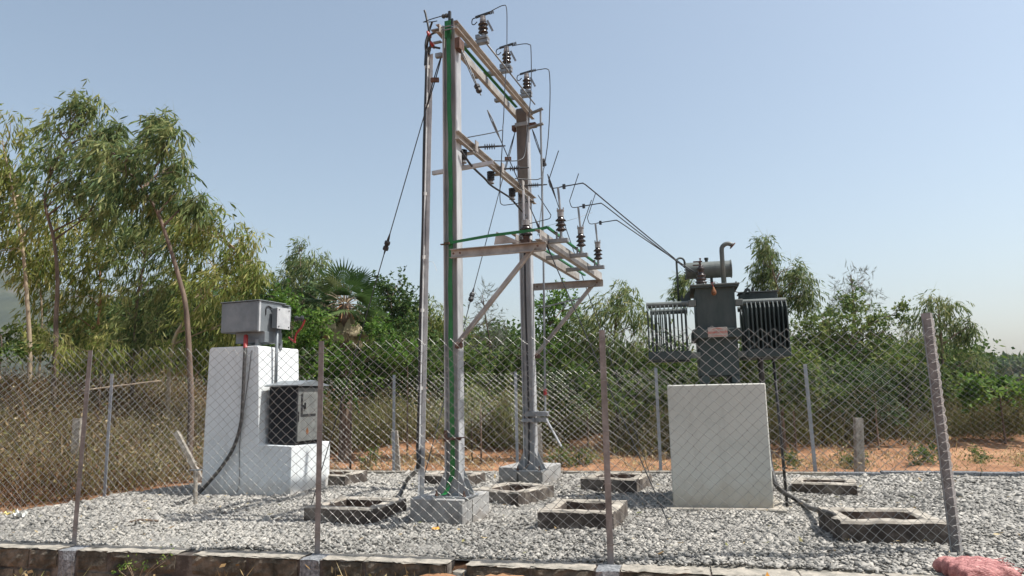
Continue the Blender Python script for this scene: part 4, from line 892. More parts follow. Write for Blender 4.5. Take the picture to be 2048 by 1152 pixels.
mb = MB(); mb.lathe(BF.P(.70, .80, 2.60), [(0, .03), (.02, .045), (.05, .045), (.06, .03), (.10, .03), (.11, .05), (.14, .05), (.15, .02)], axis=BF.u+.5*BF.v, n=12); bh = mb.build('bushing', 'black_rubber', mbx)
q0 = BF.P(.86, .86, 2.58)
mb = MB(); mb.tube(smooth_path([q0, q0+np.array([-.05, 0, -.12]), q0+np.array([-.13, 0, -.22]), q0+np.array([-.16, 0, -.36])], 5), .016, 6); mb.tube([q0+np.array([-.25, 0, -.27]), q0+np.array([-.14, 0, -.36])], .014, 6); mb.build('red_lead', 'red_tape', bh)
# conduit from side box down to kiosk
e = wire('conduit', [BF.P(.80, .30, 2.42), BF.P(.80, .30, 1.9), BF.P(.80, .30, 1.58)], .026, 'box_grey', 'square grey conduit dropping from the small side box to the black cabinet', 'conduit', n=4, smooth=False)
# kiosk cabinet
KX = Frame(*KF.P(1.00, .10, 0)[:2], 20); ks = empty('street_cabinet', KX.P(.25, .3, .71), 'black distribution cabinet with a grey door standing on the lower step of the white block', 'electrical cabinet')
def kk(c, s, name, m='kiosk_dark', bev=.004, parent=ks): mb = MB(); mb.box(c, s, KX, bev=bev); return mb.build(name, m, parent)
kk((.255, .34, 1.13), (.47, .64, .80), 'cabinet_body')
kk((.255, .34, .715), (.43, .60, .03), 'base_rail', 'black_rubber')
mb = MB(); pr = [(-.02, 1.555), (-.02, 1.575), (.12, 1.655), (.40, 1.655), (.53, 1.575), (.53, 1.555)]; pr = [(-.03, 1.545), (-.03, 1.56), (.255, 1.60), (.54, 1.56), (.54, 1.545)]
dr = kk((.502, .34, 1.13), (.022, .60, .76), 'door', 'kiosk_door')
V = [KX.P(.255+(q-.255), p, z) for p, z, q in [(0, 0, 0)]]
prr = [(-.03, 1.535), (-.03, 1.55), (.34, 1.62), (.71, 1.55), (.71, 1.535)]
V = [KX.P(-.03, b, z) for b, z in prr]+[KX.P(.56, b, z) for b, z in prr]; n = 5; mb = MB()
mb.add(V, [tuple(range(n)), tuple(range(2*n-1, n-1, -1))]+[(k, n+k, n+(k+1) % n, (k+1) % n) for k in range(n)]); mb.build('roof', 'box_grey', ks)
for b0, b1, z0, z1 in ((.10, .13, 1.10, 1.42), (.13, .45, 1.10, 1.125)): mb = MB(); mb.box((.515, (b0+b1)/2, (z0+z1)/2), (.008, b1-b0, z1-z0), KX); mb.build('panel_seal', 'black_rubber', dr)
mb = MB(); mb.box((.517, .30, 1.28), (.01, .32, .30), KX, bev=.002); mb.build('inspection_panel', 'kiosk_door', dr)
mb = MB(); mb.box((.53, .16, 1.25), (.02, .05, .02), KX); mb.box((.53, .175, 1.25), (.03, .014, .09), KX); mb.build('door_handle', 'black_rubber', dr)
mb = MB(); mb.box((.515, .05, 1.10), (.01, .02, .14), KX); mb.build('door_hinge', 'black_rubber', dr)
mb = MB(); c = KX.P(.5145, .26, .88)
for k in range(8):
    an = k*math.pi/4+.3; p = c+KX.v*.03*math.cos(an)+np.array([0, 0, .04*math.sin(an)]); mb.box((.515, .26+.022*math.cos(an), .88+.03*math.sin(an)), (.003, .018, .022), KX)
mb.box((.515, .26, .90), (.003, .02, .07), KX); mb.build('orange_emblem', 'orange_tag', dr)
kk((-.0+.05, -.0+.02-.0, .0+.0+.72), (.01, .01, .01), 'foot', 'black_rubber')
# cable from metal box
e = empty('box_cable', KF.P(.5, -.1, 1), 'black cable with a red sleeve bending down the white block face to the gravel', 'cable')
pts = [KF.px(492, 672, .12), KF.px(491, 690, .02), KF.px(489, 720, -.05), KF.px(486, 790, -.06), KF.px(482, 845, -.06), KF.px(468, 893, -.06), KF.px(446, 930, -.08), KF.px(420, 962, -.12), G(395, 988, .04), G(370, 1003, .03), G(345, 1014, .02)]
mb = MB(); mb.tube(smooth_path(pts, 6), .026, 8); mb.build('cable_sheath', 'dusty_cable', e, smooth=True)
mb = MB(); mb.tube([pts[0]+np.array([0, 0, .0]), pts[1], KF.px(491, 697, .0)], .034, 10); mb.build('red_sleeve', 'red_tape', e)
wire('thin_lead', [KF.px(503, 700, -.015), KF.px(496, 760, -.015), KF.px(480, 880, -.015), KF.px(479, 960, -.015), KF.px(474, 985, -.03)], .005, 'wire', 'thin dark lead running down the shaded face of the white block', 'cable')
# little galvanised earth pipe
ep = empty('earth_pipe', G(391, 1009), 'short galvanised pipe stub with a flat cap beside the white block', 'pipe')
A = G(391, 1011); mb = MB(); mb.tube([A, A+np.array([-.02, 0, .45])], .026, 10); mb.build('pipe', 'stub_concrete', ep)
mb = MB(); mb.box((A[0]-.02, A[1], .455), (.15, .05, .016), Frame(0, 0, 0)); mb.build('cap_plate', 'galv', ep)
A0 = np.array([-9.2, 12.0, 0]); dbr = [D(165, 781, 12.6), D(230, 773, 12.6), D(320, 762, 12.4)]
wire('dead_branch', dbr, .016, 'bark_pale', 'long pale dead branch lying nearly level across the scrub bank at left', 'branch')
lp_ = empty('concrete_stub_post', D(385, 930, 12.4), 'pale concrete stub post leaning hard to the left behind the white block', 'post')
mb = MB(); mb.bar(D(404, 962, 12.2), D(352, 864, 12.4), [(-.04, -.04), (.04, -.04), (.04, .04), (-.04, .04)], (0, 1, 0)); mb.build('post_shaft', 'stub_concrete', lp_)
A = G(250, 1047, .03); wire('stick', [A, A+np.array([.16, .02, .03]), A+np.array([.34, .06, .01])], .012, 'bark_brown', 'dark stick lying on the gravel left of the white block', 'stick')

# ================================================================ LITTER
# pink woven sack
sk = MB(); nn_ = 60; mm_ = 44; SF = Frame(*G(1954, 1164)[:2], 4)
c_ = [0, 0]; V = []; Fc = []
for side in (1, -1):
    for i in range(nn_+1):
        for j in range(mm_+1):
            a = -1+2*i/nn_; b = -1+2*j/mm_; th = (max(0, (1-abs(a)**9))*max(0, (1-abs(b)**7)))**.5
            wr_ = .016*abs(math.sin(a*4+b*7+2*math.sin(a*3)))+.013*abs(math.sin(b*11+a*2+math.sin(a*6)))+.008*abs(math.sin(a*5+b*23))-.02
            z = .0+.068+side*(.068*th)+(wr_*th if side > 0 else 0)
            V.append(SF.P(a*.18+.015*math.sin(b*5)+.01*math.sin(b*11), b*.19+.012*math.sin(a*6), z))
o_ = (nn_+1)*(mm_+1)
for i in range(nn_):
    for j in range(mm_):
        q0_ = i*(mm_+1)+j; Fc.append((q0_, q0_+1, q0_+mm_+2, q0_+mm_+1)); Fc.append((o_+q0_, o_+q0_+mm_+1, o_+q0_+mm_+2, o_+q0_+1))
sk.add(V, Fc)
m = mat('sack', (.22, .07, .065), (.55, .26, .23), scale=7, rough=.55, bump=1.0, bscale=45, c3=(.40, .16, .15), stretch=(1, 4, 3), detail=8)
sack = empty('woven_sack', SF.P(0, 0, 0), 'crumpled pink woven sack lying at the foot of the leaning corner post', 'sack')
sk.build('sack_body', 'sack', sack, smooth=True)
mb = MB()
for k in range(26):
    b = random.uniform(-.15, .15); a0 = .175; z = .085+random.uniform(-.05, .07); mb.tube(smooth_path([SF.P(a0, b, z), SF.P(a0+random.uniform(.02, .06), b+random.uniform(-.02, .02), z+random.uniform(-.02, .03)), SF.P(a0+random.uniform(.03, .10), b+random.uniform(-.04, .04), z+random.uniform(-.06, .03))], 3), .003, 3)
mb.build('frayed_edge', 'sack', sack)
def rag(name, c, s, m, label, cat, seed):
    r_ = random.Random(seed); mb = MB(); n = 6; V = []
    for i in range(n):
        for j in range(n):
            V.append((c[0]+(i/(n-1)-.5)*s[0]+r_.gauss(0, s[0]*.06), c[1]+(j/(n-1)-.5)*s[1]+r_.gauss(0, s[1]*.06), c[2]+abs(r_.gauss(s[2]*.5, s[2]*.45))))
    mb.add(V, [(i*n+j, (i+1)*n+j, (i+1)*n+j+1, i*n+j+1) for i in range(n-1) for j in range(n-1)])
    o = mb.build(name, m, fix=False); so = o.modifiers.new('thick', 'SOLIDIFY'); so.thickness = .003; return tag(o, label, cat)
rag('plastic_wrapper', G(38, 1034, .02), (.14, .1, .06), 'white_plastic', 'crumpled white plastic wrapper at the left edge of the gravel', 'litter', 1)
rag('plastic_wrapper', G(14, 1030, .02), (.12, .08, .04), 'yellow_plastic', 'crumpled yellow wrapper beside the white one at the left edge', 'litter', 2)
lf = FF.P(fa(1529), -.21, .02); mb = MB(); mb.add([lf+np.array([-.04, 0, -.02]), lf+np.array([-.005, -.01, .0]), lf+np.array([.012, -.005, .035]), lf+np.array([.04, 0, -.02]), lf+np.array([0, -.03, -.035])], [(0, 1, 4), (1, 2, 3), (1, 3, 4)])
o = mb.build('fallen_leaf', 'orange_leaf', fix=False); so = o.modifiers.new('thick', 'SOLIDIFY'); so.thickness = .002; tag(o, 'bright orange leaf stuck on the front edge of the block wall', 'leaf')
for i, (px, py, lab) in enumerate(((872, 1059, 'orange dry leaf on the gravel in front of the near pole pad'), (1418, 977, 'brown dry leaf on the gravel right of the cream plinth'))):
    c = G(px, py, .045); o = rag('fallen_leaf', c, (.07, .05, .02), 'orange_leaf', lab, 'leaf', 5+i)

# ================================================================ VEGETATION
def leaf_geo(c, d, L_, W, nr, bend, tint):
    """c base, d unit dir, nr unit normal -> lens shaped leaves with a bend: 6 verts, tri-quad-tri"""
    s = unit(np.cross(d, nr)); L_ = L_[:, None]; W = W[:, None]; bd = nr*(bend[:, None]*L_)
    v0 = c; v1 = c+d*L_*.33+s*W*.5+bd*.6; v2 = c+d*L_*.33-s*W*.5+bd*.6; v3 = c+d*L_*.68+s*W*.4+bd*.75; v4 = c+d*L_*.68-s*W*.4+bd*.75; v5 = c+d*L_
    V = np.stack([v0, v1, v2, v3, v4, v5], 1).reshape(-1, 3); n = len(c)
    base = 6*np.arange(n)[:, None]; lp = np.concatenate([base+np.array([0, 2, 1]), base+np.array([1, 2, 4, 3]), base+np.array([3, 4, 5])], 1).ravel()
    return V, lp, np.tile([3, 4, 3], n), np.repeat(tint, 6)
def tri_geo(c, d, L_, W, nr, tint):
    s = unit(np.cross(d, nr)); V = np.stack([c+s*W[:, None]*.5, c-s*W[:, None]*.5, c+d*L_[:, None]], 1).reshape(-1, 3); n = len(c)
    return V, np.arange(3*n), np.full(n, 3), np.repeat(tint, 3)
def quadleaf(c, d, L_, W, nr, tint):
    s = unit(np.cross(d, nr)); L_ = L_[:, None]; W = W[:, None]
    V = np.stack([c, c+d*L_*.45+s*W*.5, c+d*L_, c+d*L_*.45-s*W*.5], 1).reshape(-1, 3); n = len(c)
    return V, np.arange(4*n), np.full(n, 4), np.repeat(tint, 4)
def merge(parts):
    Vs, Ls, Ss, Ts, off = [], [], [], [], 0
    for V, l, s, t in parts: Vs.append(V); Ls.append(l+off); Ss.append(s); Ts.append(t); off += len(V)
    return np.concatenate(Vs), np.concatenate(Ls), np.concatenate(Ss), np.concatenate(Ts)
def rdir(n): return unit(rng.normal(size=(n, 3)))
def crown_leaves(lobes, kind, dens, lsize, tone=0., wind=(-.25, 0)):
    parts = []; sprays = []
    for (c, r) in lobes:
        c = np.array(c); r = np.array(r); vol = (r[0]*r[2])
        ncl = max(5, int(12.5*dens*vol/.25)); dirs = rdir(ncl); rad = rng.random(ncl)**.42
        cc_ = c+dirs*rad[:, None]*r
        nt_, nl, sg_ = (17, 5, .23) if kind == 'euc' else (11, 8, .16)
        o_ = np.repeat(cc_, nt_, 0)+rng.normal(0, 1, (ncl*nt_, 3))*np.minimum(sg_, r.mean()*.36); td = unit(np.repeat(dirs, nt_, 0)*.7+rdir(ncl*nt_)*.8+np.array([wind[0], wind[1], -.15 if kind != 'euc' else -.45]))
        clt = np.repeat(rng.normal(0, .13, ncl), nt_)
        sprays.append((cc_, dirs))
        tl = rng.uniform(.16, .34, ncl*nt_) if kind == 'euc' else rng.uniform(.10, .24, ncl*nt_)
        ot = np.repeat(o_, nl, 0); tdt = np.repeat(td, nl, 0); pos = rng.random(ncl*nt_*nl); n = len(pos)
        p = ot+tdt*(np.repeat(tl, nl)*pos)[:, None]; p[:, 2] -= (pos**2)*np.repeat(tl, nl)*(.5 if kind == 'euc' else .1)
        if kind == 'euc':
            d = unit(tdt*.6+rdir(n)*.55+np.array([wind[0]*.8, 0, -.85])); L_ = lsize*rng.uniform(.65, 1.25, n); W = L_*rng.uniform(.13, .19, n); nr = unit(np.cross(d, rdir(n))); V = leaf_geo(p, d, L_, W, nr, rng.normal(0, .10, n), np.clip(.42+tone+np.repeat(clt, nl)+rng.normal(0, .2, n), 0, 1))
        elif kind == 'needle':
            d = unit(tdt+rdir(n)*.35+np.array([0, 0, .25])); L_ = lsize*rng.uniform(.6, 1.3, n); V = tri_geo(p, d, L_, np.full(n, .010), unit(np.cross(d, rdir(n))), np.clip(.5+rng.normal(0, .25, n), 0, 1))
        else:
            d = unit(tdt*.5+rdir(n)*.9+np.array([0, 0, -.15])); L_ = lsize*rng.uniform(.6, 1.3, n); W = L_*rng.uniform(.42, .62, n)
            nr = unit(np.cross(d, np.cross(rdir(n)*.8+np.array([0.1, 0, 1.]), d)) + 1e-6); V = quadleaf(p, d, L_, W, nr, np.clip(.42+tone+np.repeat(clt, nl)+rng.normal(0, .2, n), 0, 1))
        parts.append(V)
        # twigs
        V = tri_geo(o_, td, tl*1.3, np.full(len(o_), .007), unit(np.cross(td, rdir(len(o_)))), np.full(len(o_), .9)); parts.append(V)
    return merge(parts)
def limb_mesh(mb, A, B, r0, r1, sag=.0, n=5):
    A, B = np.array(A), np.array(B); mid = (A+B)/2+np.array([random.gauss(0, .05), random.gauss(0, .05), sag]); pts = smooth_path([A, mid, B], n)
    mb.tube(pts, list(np.linspace(r0, r1, len(pts))), 6)
def tree(name, label, cat, depth, trunk, lobes, leaf, kind, dens=1., lsize=.13, bark='bark_brown', r0=.05, tone=0., group=None, rz=1., wind=(-.25, 0), ground=True, dz=None):
    tp_ = [D(px, py, depth+(0 if dz is None else dz*i)) for i, (px, py) in enumerate(trunk)]
    if ground:
        b = tp_[0].copy(); zg = terrain(b[0], b[1]); 
        if b[2] > zg: tp_ = [np.array([b[0]+(b[0]-tp_[1][0])*.3*0, b[1], float(zg)-.1])]+tp_
    e = empty(name, tp_[0], label, cat, group)
    path = smooth_path(tp_, 5); rs = list(np.linspace(r0, r0*.3, len(path)))
    mb = MB(); mb.tube(path, rs, 8); 
    LB_ = []
    for i, lo in enumerate(lobes):
        px, py, rx, ry = lo[:4]; dy = lo[4] if len(lo) > 4 else random.uniform(-.5, .5)*rz
        c = D(px, py, depth+dy); k = (depth+dy)/F; LB_.append((c, (rx*k*1.08, (rx+ry)/2*k*rz, ry*k*1.08)))
        # limb from trunk point lower than the lobe
        cand = [p for p in path if p[2] < c[2]-.1] or path[:1]; p0 = min(cand, key=lambda p: np.linalg.norm(p-c)+.5*abs(p[2]-(c[2]-.6)))
        limb_mesh(mb, p0, c, r0*.42, r0*.10, .05)
        for _ in range(3): 
            q = c+rdir(1)[0]*np.array(LB_[-1][1])*.8; limb_mesh(mb, c*.6+p0*.4, q, r0*.2, r0*.06, .03, 3)
    mb.build('trunk', bark, e, smooth=True, fix=False)
    V, l, s, t = crown_leaves(LB_, kind, dens, lsize, tone, wind)
    npmesh('crown', V, l, s, leaf, t, parent=e)
    return e
eg = 'slender eucalyptus trees on the bank at left'
tree('eucalyptus_tree', 'eucalyptus with a pale straight trunk at the far left edge of the picture', 'tree', 15.5, [(60, 725), (57, 640), (50, 540), (40, 460), (28, 395), (15, 330)], [(5, 270, 45, 40), (20, 330, 60, 45), (50, 390, 60, 50), (5, 420, 60, 60), (60, 470, 40, 40), (15, 500, 35, 30), (50, 560, 34, 16), (-40, 340, 50, 80), (85, 430, 30, 40)], 'euc_leaf_y', 'euc', .5, .19, 'bark_pale', .055, .06, eg)
tree('eucalyptus_tree', 'thin pale eucalyptus sapling just right of the pale straight trunk', 'tree', 16.5, [(80, 725), (84, 650), (82, 590), (76, 545), (70, 500)], [(75, 500, 40, 34), (100, 540, 35, 28), (60, 660, 30, 14), (95, 690, 30, 20)], 'euc_leaf_y', 'euc', .7, .19, 'bark_pale', .03, .06, eg)
tree('eucalyptus_tree', 'tallest eucalyptus with a dark brown trunk and drooping sprays at upper left', 'tree', 14.5, [(111, 725), (112, 640), (115, 560), (108, 480), (90, 400), (110, 330), (140, 270)], [(150, 225, 42, 28), (190, 240, 32, 32), (120, 260, 40, 35), (165, 290, 55, 40), (100, 320, 45, 45), (215, 300, 40, 40), (150, 350, 55, 45), (205, 365, 50, 45), (120, 400, 45, 40), (245, 345, 30, 30), (228, 262, 16, 18), (190, 420, 45, 30), (225, 400, 40, 35)], 'euc_leaf', 'euc', .46, .19, 'bark_brown', .055, .1, eg)
tree('eucalyptus_tree', 'leaning eucalyptus whose curved brown trunk rises from the gravel edge', 'tree', 12.6, [(376, 955), (382, 830), (379, 720), (372, 617), (360, 563), (340, 495), (316, 427), (287, 379), (248, 328)], [(318, 246, 16, 16), (345, 285, 22, 30), (306, 285, 15, 24), (275, 330, 35, 30), (325, 345, 32, 35), (355, 385, 28, 28), (235, 340, 35, 30), (285, 400, 25, 20), (395, 400, 16, 8), (210, 300, 28, 30), (350, 330, 22, 22)], 'euc_leaf', 'euc', .5, .19, 'bark_brown', .062, .06, eg)
tree('eucalyptus_tree', 'bushy eucalyptus with an orange brown stem behind the tallest one', 'tree', 17, [(188, 725), (196, 650), (202, 590), (197, 510), (190, 450)], [(160, 450, 50, 45), (215, 460, 50, 40), (140, 510, 50, 45), (190, 520, 50, 50), (240, 510, 40, 50), (150, 580, 50, 40), (215, 590, 50, 45), (120, 620, 40, 35), (180, 650, 50, 35), (240, 660, 40, 35)], 'euc_leaf_y', 'euc', .5, .18, 'bark_orange', .045, .04, eg)
tree('eucalyptus_tree', 'dense drooping eucalyptus between the leaning trunk and the metal box', 'tree', 16, [(268, 725), (272, 620), (285, 540), (300, 470)], [(290, 440, 50, 35), (340, 440, 50, 40), (260, 480, 40, 50), (320, 500, 50, 50), (375, 470, 40, 45), (290, 560, 50, 45), (350, 560, 45, 50), (270, 630, 40, 40), (320, 640, 50, 40), (380, 640, 40, 45), (300, 700, 50, 25), (240, 700, 50, 25)], 'euc_leaf', 'euc', .56, .18, 'bark_brown', .05, .1, eg)
tree('eucalyptus_tree', 'rounded eucalyptus with a pale branch crossing it, above the metal box', 'tree', 15, [(345, 690), (399, 612), (428, 563), (457, 520), (486, 490)], [(400, 445, 40, 25), (440, 455, 45, 28), (480, 485, 38, 32), (505, 520, 24, 38), (450, 520, 45, 40), (410, 510, 45, 40), (490, 570, 38, 38), (440, 590, 45, 40), (400, 580, 40, 40), (515, 560, 16, 30), (420, 650, 40, 40), (470, 640, 40, 35), (385, 690, 30, 30), (370, 440, 30, 25)], 'euc_leaf_y', 'euc', .5, .18, 'bark_pale', .045, .04, eg)
tree('eucalyptus_tree', 'pale blue green eucalyptus left of the fan palm', 'tree', 21, [(612, 760), (608, 650), (602, 560), (600, 510)], [(604, 500, 22, 20), (585, 530, 26, 26), (625, 530, 30, 24), (600, 565, 42, 28), (645, 555, 22, 22), (570, 570, 22, 22), (625, 600, 40, 30)], 'euc_leaf', 'euc', .9, .17, 'bark_brown', .05, .05, 'trees behind the yard')
bg_ = 'trees behind the yard'
tree('broadleaf_tree', 'dark rounded tree right of the fan palm and left of the cable angle', 'tree', 20, [(785, 760), (785, 680), (782, 600)], [(770, 575, 22, 20), (795, 570, 20, 20), (780, 605, 35, 28), (815, 600, 20, 25), (755, 625, 28, 30), (800, 640, 35, 30), (830, 640, 25, 30), (770, 665, 40, 30)], 'bush_leaf', 'oval', 1.25, .10, 'bark_brown', .06, -.15, bg_)
tree('broadleaf_tree', 'olive tree showing left of the green striped pole', 'tree', 22, [(865, 780), (862, 700), (862, 650)], [(850, 640, 30, 24), (880, 640, 26, 28), (905, 660, 30, 28), (860, 680, 40, 30), (900, 700, 40, 30), (935, 690, 25, 28), (845, 615, 20, 16)], 'euc_leaf_y', 'euc', 1.1, .15, 'bark_brown', .06, -.1, bg_)
tree('casuarina_tree', 'grey wispy casuarina between the two steel poles', 'tree', 20, [(978, 760), (980, 690), (972, 640), (965, 590)], [(962, 600, 16, 26), (990, 635, 26, 26), (960, 645, 28, 22), (1000, 665, 24, 16), (945, 670, 22, 18), (985, 690, 34, 24)], 'casuarina', 'needle', .62, .16, 'bark_brown', .045, 0, bg_, wind=(0, 0))
tree('broadleaf_tree', 'bright green tree directly right of the far steel pole', 'tree', 17, [(1105, 800), (1100, 720), (1100, 650)], [(1085, 605, 20, 18), (1110, 600, 24, 18), (1138, 605, 20, 18), (1090, 640, 28, 24), (1130, 640, 30, 24), (1085, 680, 26, 26), (1120, 690, 36, 28), (1095, 725, 30, 26)], 'bright_leaf', 'oval', 1.1, .09, 'bark_brown', .05, -.05, bg_)
tree('eucalyptus_tree', 'drooping silvery eucalyptus between the far pole and the transformer', 'tree', 16.5, [(1235, 830), (1232, 740), (1230, 660), (1235, 610)], [(1235, 590, 28, 18), (1210, 610, 28, 24), (1258, 615, 26, 24), (1180, 640, 30, 28), (1230, 645, 36, 30), (1275, 650, 22, 30), (1200, 685, 36, 30), (1250, 695, 38, 32), (1165, 690, 28, 32), (1290, 700, 22, 34), (1215, 735, 45, 30), (1270, 745, 36, 30)], 'euc_leaf', 'euc', .85, .16, 'bark_brown', .05, .12, bg_)
tree('eucalyptus_tree', 'sparse drooping tree rising above the right radiator of the transformer', 'tree', 15, [(1560, 760), (1562, 680), (1560, 600), (1545, 540), (1530, 490)], [(1530, 490, 18, 14), (1545, 505, 18, 14), (1520, 525, 16, 14), (1558, 545, 22, 14), (1585, 535, 14, 12), (1605, 555, 16, 16), (1525, 560, 16, 10), (1565, 585, 28, 16), (1598, 590, 16, 18), (1615, 585, 12, 14), (1545, 610, 26, 16), (1375, 560, 18, 14), (1358, 580, 14, 12)], 'euc_leaf', 'euc', .85, .13, 'bark_brown', .035, -.02, bg_, rz=.7)
tree('casuarina_tree', 'grey feathery casuarina behind the yellow green tree at right', 'tree', 22, [(1715, 760), (1712, 680), (1706, 600), (1702, 550)], [(1700, 560, 18, 20), (1725, 565, 14, 26), (1690, 590, 22, 18), (1730, 600, 28, 20), (1710, 620, 34, 18), (1680, 610, 14, 14)], 'casuarina', 'needle', .62, .16, 'bark_brown', .05, 0, bg_, wind=(0, 0))
tree('broadleaf_tree', 'yellow green tree in front of the grey casuarina', 'tree', 18.5, [(1690, 790), (1700, 720), (1705, 650)], [(1700, 600, 22, 18), (1715, 620, 28, 22), (1680, 650, 36, 26), (1730, 655, 36, 28), (1640, 665, 30, 26), (1775, 660, 26, 28), (1660, 700, 42, 30), (1720, 705, 45, 30), (1780, 710, 36, 30), (1600, 660, 34, 34), (1610, 700, 42, 32), (1800, 625, 18, 20)], 'bush_leaf', 'oval', 1.2, .09, 'bark_brown', .05, .22, bg_)
tree('eucalyptus_tree', 'loose grey green tree behind the leaning corner post', 'tree', 17, [(1885, 800), (1885, 720), (1880, 650), (1875, 610)], [(1870, 600, 24, 12), (1900, 610, 16, 14), (1860, 630, 22, 20), (1900, 645, 26, 20), (1880, 670, 30, 24), (1925, 660, 16, 16), (1940, 650, 8, 14), (1850, 690, 26, 26), (1900, 710, 36, 24), (1945, 715, 22, 12), (1835, 655, 20, 22), (1925, 735, 24, 18)], 'euc_leaf', 'euc', .8, .13, 'bark_brown', .045, .06, bg_, rz=.8)
# fan palm
def fan_palm(label, depth, hub, rpx, nfr, base, seedtone=0.):
    C0 = D(hub[0], hub[1], depth); k = depth/F; e = empty('fan_palm', D(base[0], base[1], depth), label, 'palm', 'fan palms')
    b = D(base[0], base[1], depth); b[2] = terrain(b[0], b[1])-.1
    mb = MB(); mb.tube(smooth_path([b, (b+C0)/2+np.array([.04, 0, 0]), C0], 5), .13, 9); mb.build('trunk', 'bark_brown', e)
    for f in range(nfr):
        an = f*2.399; el = math.asin(np.clip(1-2*(f+.5)/nfr*.93, -.9, 1)); dirv = np.array([math.cos(an)*math.cos(el), math.sin(an)*math.cos(el), math.sin(el)])
        dead = el < -.25 and random.random() < .45; ps = C0+dirv*.08; pe = C0+dirv*rpx*k*random.uniform(.38, .6)
        if el < .1: pe[2] -= .12
        mb = MB(); mb.tube(smooth_path([ps, (ps+pe)/2+np.array([0, 0, .04]), pe], 3), .012, 4)
        out = unit(pe-ps); side = unit(np.cross(out, np.array([0, 0, 1.])+.2*rdir(1)[0])); upn = np.cross(side, out); V = []; R_ = rpx*k*random.uniform(.45, .62)
        nseg = 26; parts = []
        th = np.linspace(-1.75, 1.75, nseg) if not dead else np.linspace(-.7, .7, nseg)
        for t in th:
            dd = unit(out*math.cos(t)+side*math.sin(t)+upn*.08*math.cos(t*2)-np.array([0, 0, .25+(.8 if dead else 0)])*(.35)); L_ = R_*(.75+.25*math.cos(t*.8)); wv_ = unit(np.cross(dd, upn))*R_*.03; L_ *= random.uniform(.85, 1.08); nfold = upn*.012
            tip = pe+dd*L_-np.array([0, 0, .06*R_]); m1 = pe+dd*L_*.55
            V += [pe, m1+wv_+nfold, m1-nfold*0-wv_, tip]
        mb2 = np.array(V); n = len(V)//4
        tn = np.full(n*4, (random.uniform(.8, 1.) if dead else np.clip(random.gauss(.22, .12), 0, .45)))
        fr_o = npmesh('frond', mb2, np.array([[4*i, 4*i+1, 4*i+3, 4*i+2] for i in range(n)]).ravel(), [4]*n, 'palm_leaf', tn, parent=e)
        mb.build('leaf_stalk', 'bark_orange' if dead else 'bark_pale', fr_o, fix=False)
fan_palm('large fan palm with dry hanging fronds behind the white block and cabinet', 15.5, (690, 608), 92, 40, (690, 760))
fan_palm('small distant fan palm crown peeking over the trees right of the transformer', 24, (1652, 640), 36, 20, (1652, 760))
# leafy bushes, each its own thing
def bush(label, depth, lobes, leaf='bush_leaf', kind='oval', dens=1.2, lsize=.085, tone=0., name='leafy_bush', cat='bush', group='bushes behind the yard', rz=.9):
    px0 = np.mean([l[0] for l in lobes]); py0 = max(l[1] for l in lobes)
    return tree(name, label, cat, depth, [(px0, py0+10), (px0, np.mean([l[1] for l in lobes]))], lobes, leaf, kind, dens, lsize, 'bark_brown', .022, tone, group, rz=rz, wind=(0, 0))
bush('bright leafy creeper bush right behind the metal box', 14.2, [(560, 640, 34, 26), (590, 610, 30, 24), (540, 600, 24, 24), (600, 660, 34, 30), (560, 690, 36, 30), (610, 700, 34, 26), (625, 640, 22, 28), (590, 740, 38, 28)], 'bright_leaf', tone=-.1)
bush('bright leafy bush under the hanging fronds of the fan palm', 14.0, [(640, 720, 36, 26), (690, 715, 30, 20), (720, 735, 38, 24), (650, 760, 40, 24), (770, 700, 34, 24), (750, 660, 26, 24), (700, 770, 40, 20)], 'bright_leaf', tone=-.15)
bush('dark bush filling the shade beneath the fan palm', 16.5, [(640, 660, 34, 30), (700, 680, 40, 30), (745, 680, 36, 36), (660, 610, 30, 30), (720, 640, 34, 30), (800, 700, 40, 36), (620, 590, 26, 22)], 'dark_leaf')
bush('bush with ivy climbing left of the slim cable angle', 15.2, [(800, 680, 36, 30), (830, 700, 30, 30), (790, 730, 36, 30), (840, 750, 30, 30), (815, 655, 24, 22)], 'bush_leaf', tone=-.05)
bush('broad olive bush directly behind the green striped pole', 15.5, [(880, 720, 38, 34), (930, 730, 36, 30), (975, 730, 36, 32), (900, 770, 44, 30), (960, 775, 44, 28), (1010, 750, 34, 34)], 'bush_leaf', tone=.02)
bush('grey green thorny bush between the two steel poles low down', 14.5, [(940, 790, 38, 26), (985, 800, 36, 24), (900, 810, 36, 24), (1020, 800, 30, 26)], 'euc_leaf', 'euc', .9, .09, .15)
bush('shaded bush behind the far steel pole', 15, [(1050, 740, 34, 36), (1080, 770, 36, 32), (1040, 700, 26, 26), (1110, 780, 36, 30)], 'dark_leaf', tone=.1)
bush('green bush right of the operating rod', 14.8, [(1140, 760, 36, 32), (1180, 770, 36, 32), (1160, 800, 40, 26), (1215, 790, 36, 28)], 'bush_leaf', tone=.05)
bush('bush behind the third front post', 15.6, [(1240, 770, 40, 30), (1280, 775, 36, 32), (1310, 740, 30, 30), (1260, 805, 40, 24)], 'bush_leaf', tone=.1)
bush('tall bush visible under the left radiator', 15.8, [(1330, 720, 36, 34), (1370, 740, 36, 30), (1340, 770, 40, 30), (1400, 770, 36, 28), (1310, 790, 34, 26)], 'bush_leaf', tone=.05)
bush('bush behind the transformer tank and plinth top', 15.8, [(1440, 740, 40, 34), (1490, 740, 40, 34), (1420, 780, 40, 30), (1530, 730, 36, 36)], 'bush_leaf', tone=.05)
bush('bush right of the plinth under the right radiators', 15, [(1560, 720, 34, 34), (1590, 750, 34, 34), (1560, 780, 36, 30), (1620, 760, 36, 34), (1600, 800, 40, 26)], 'bush_leaf', tone=.12)
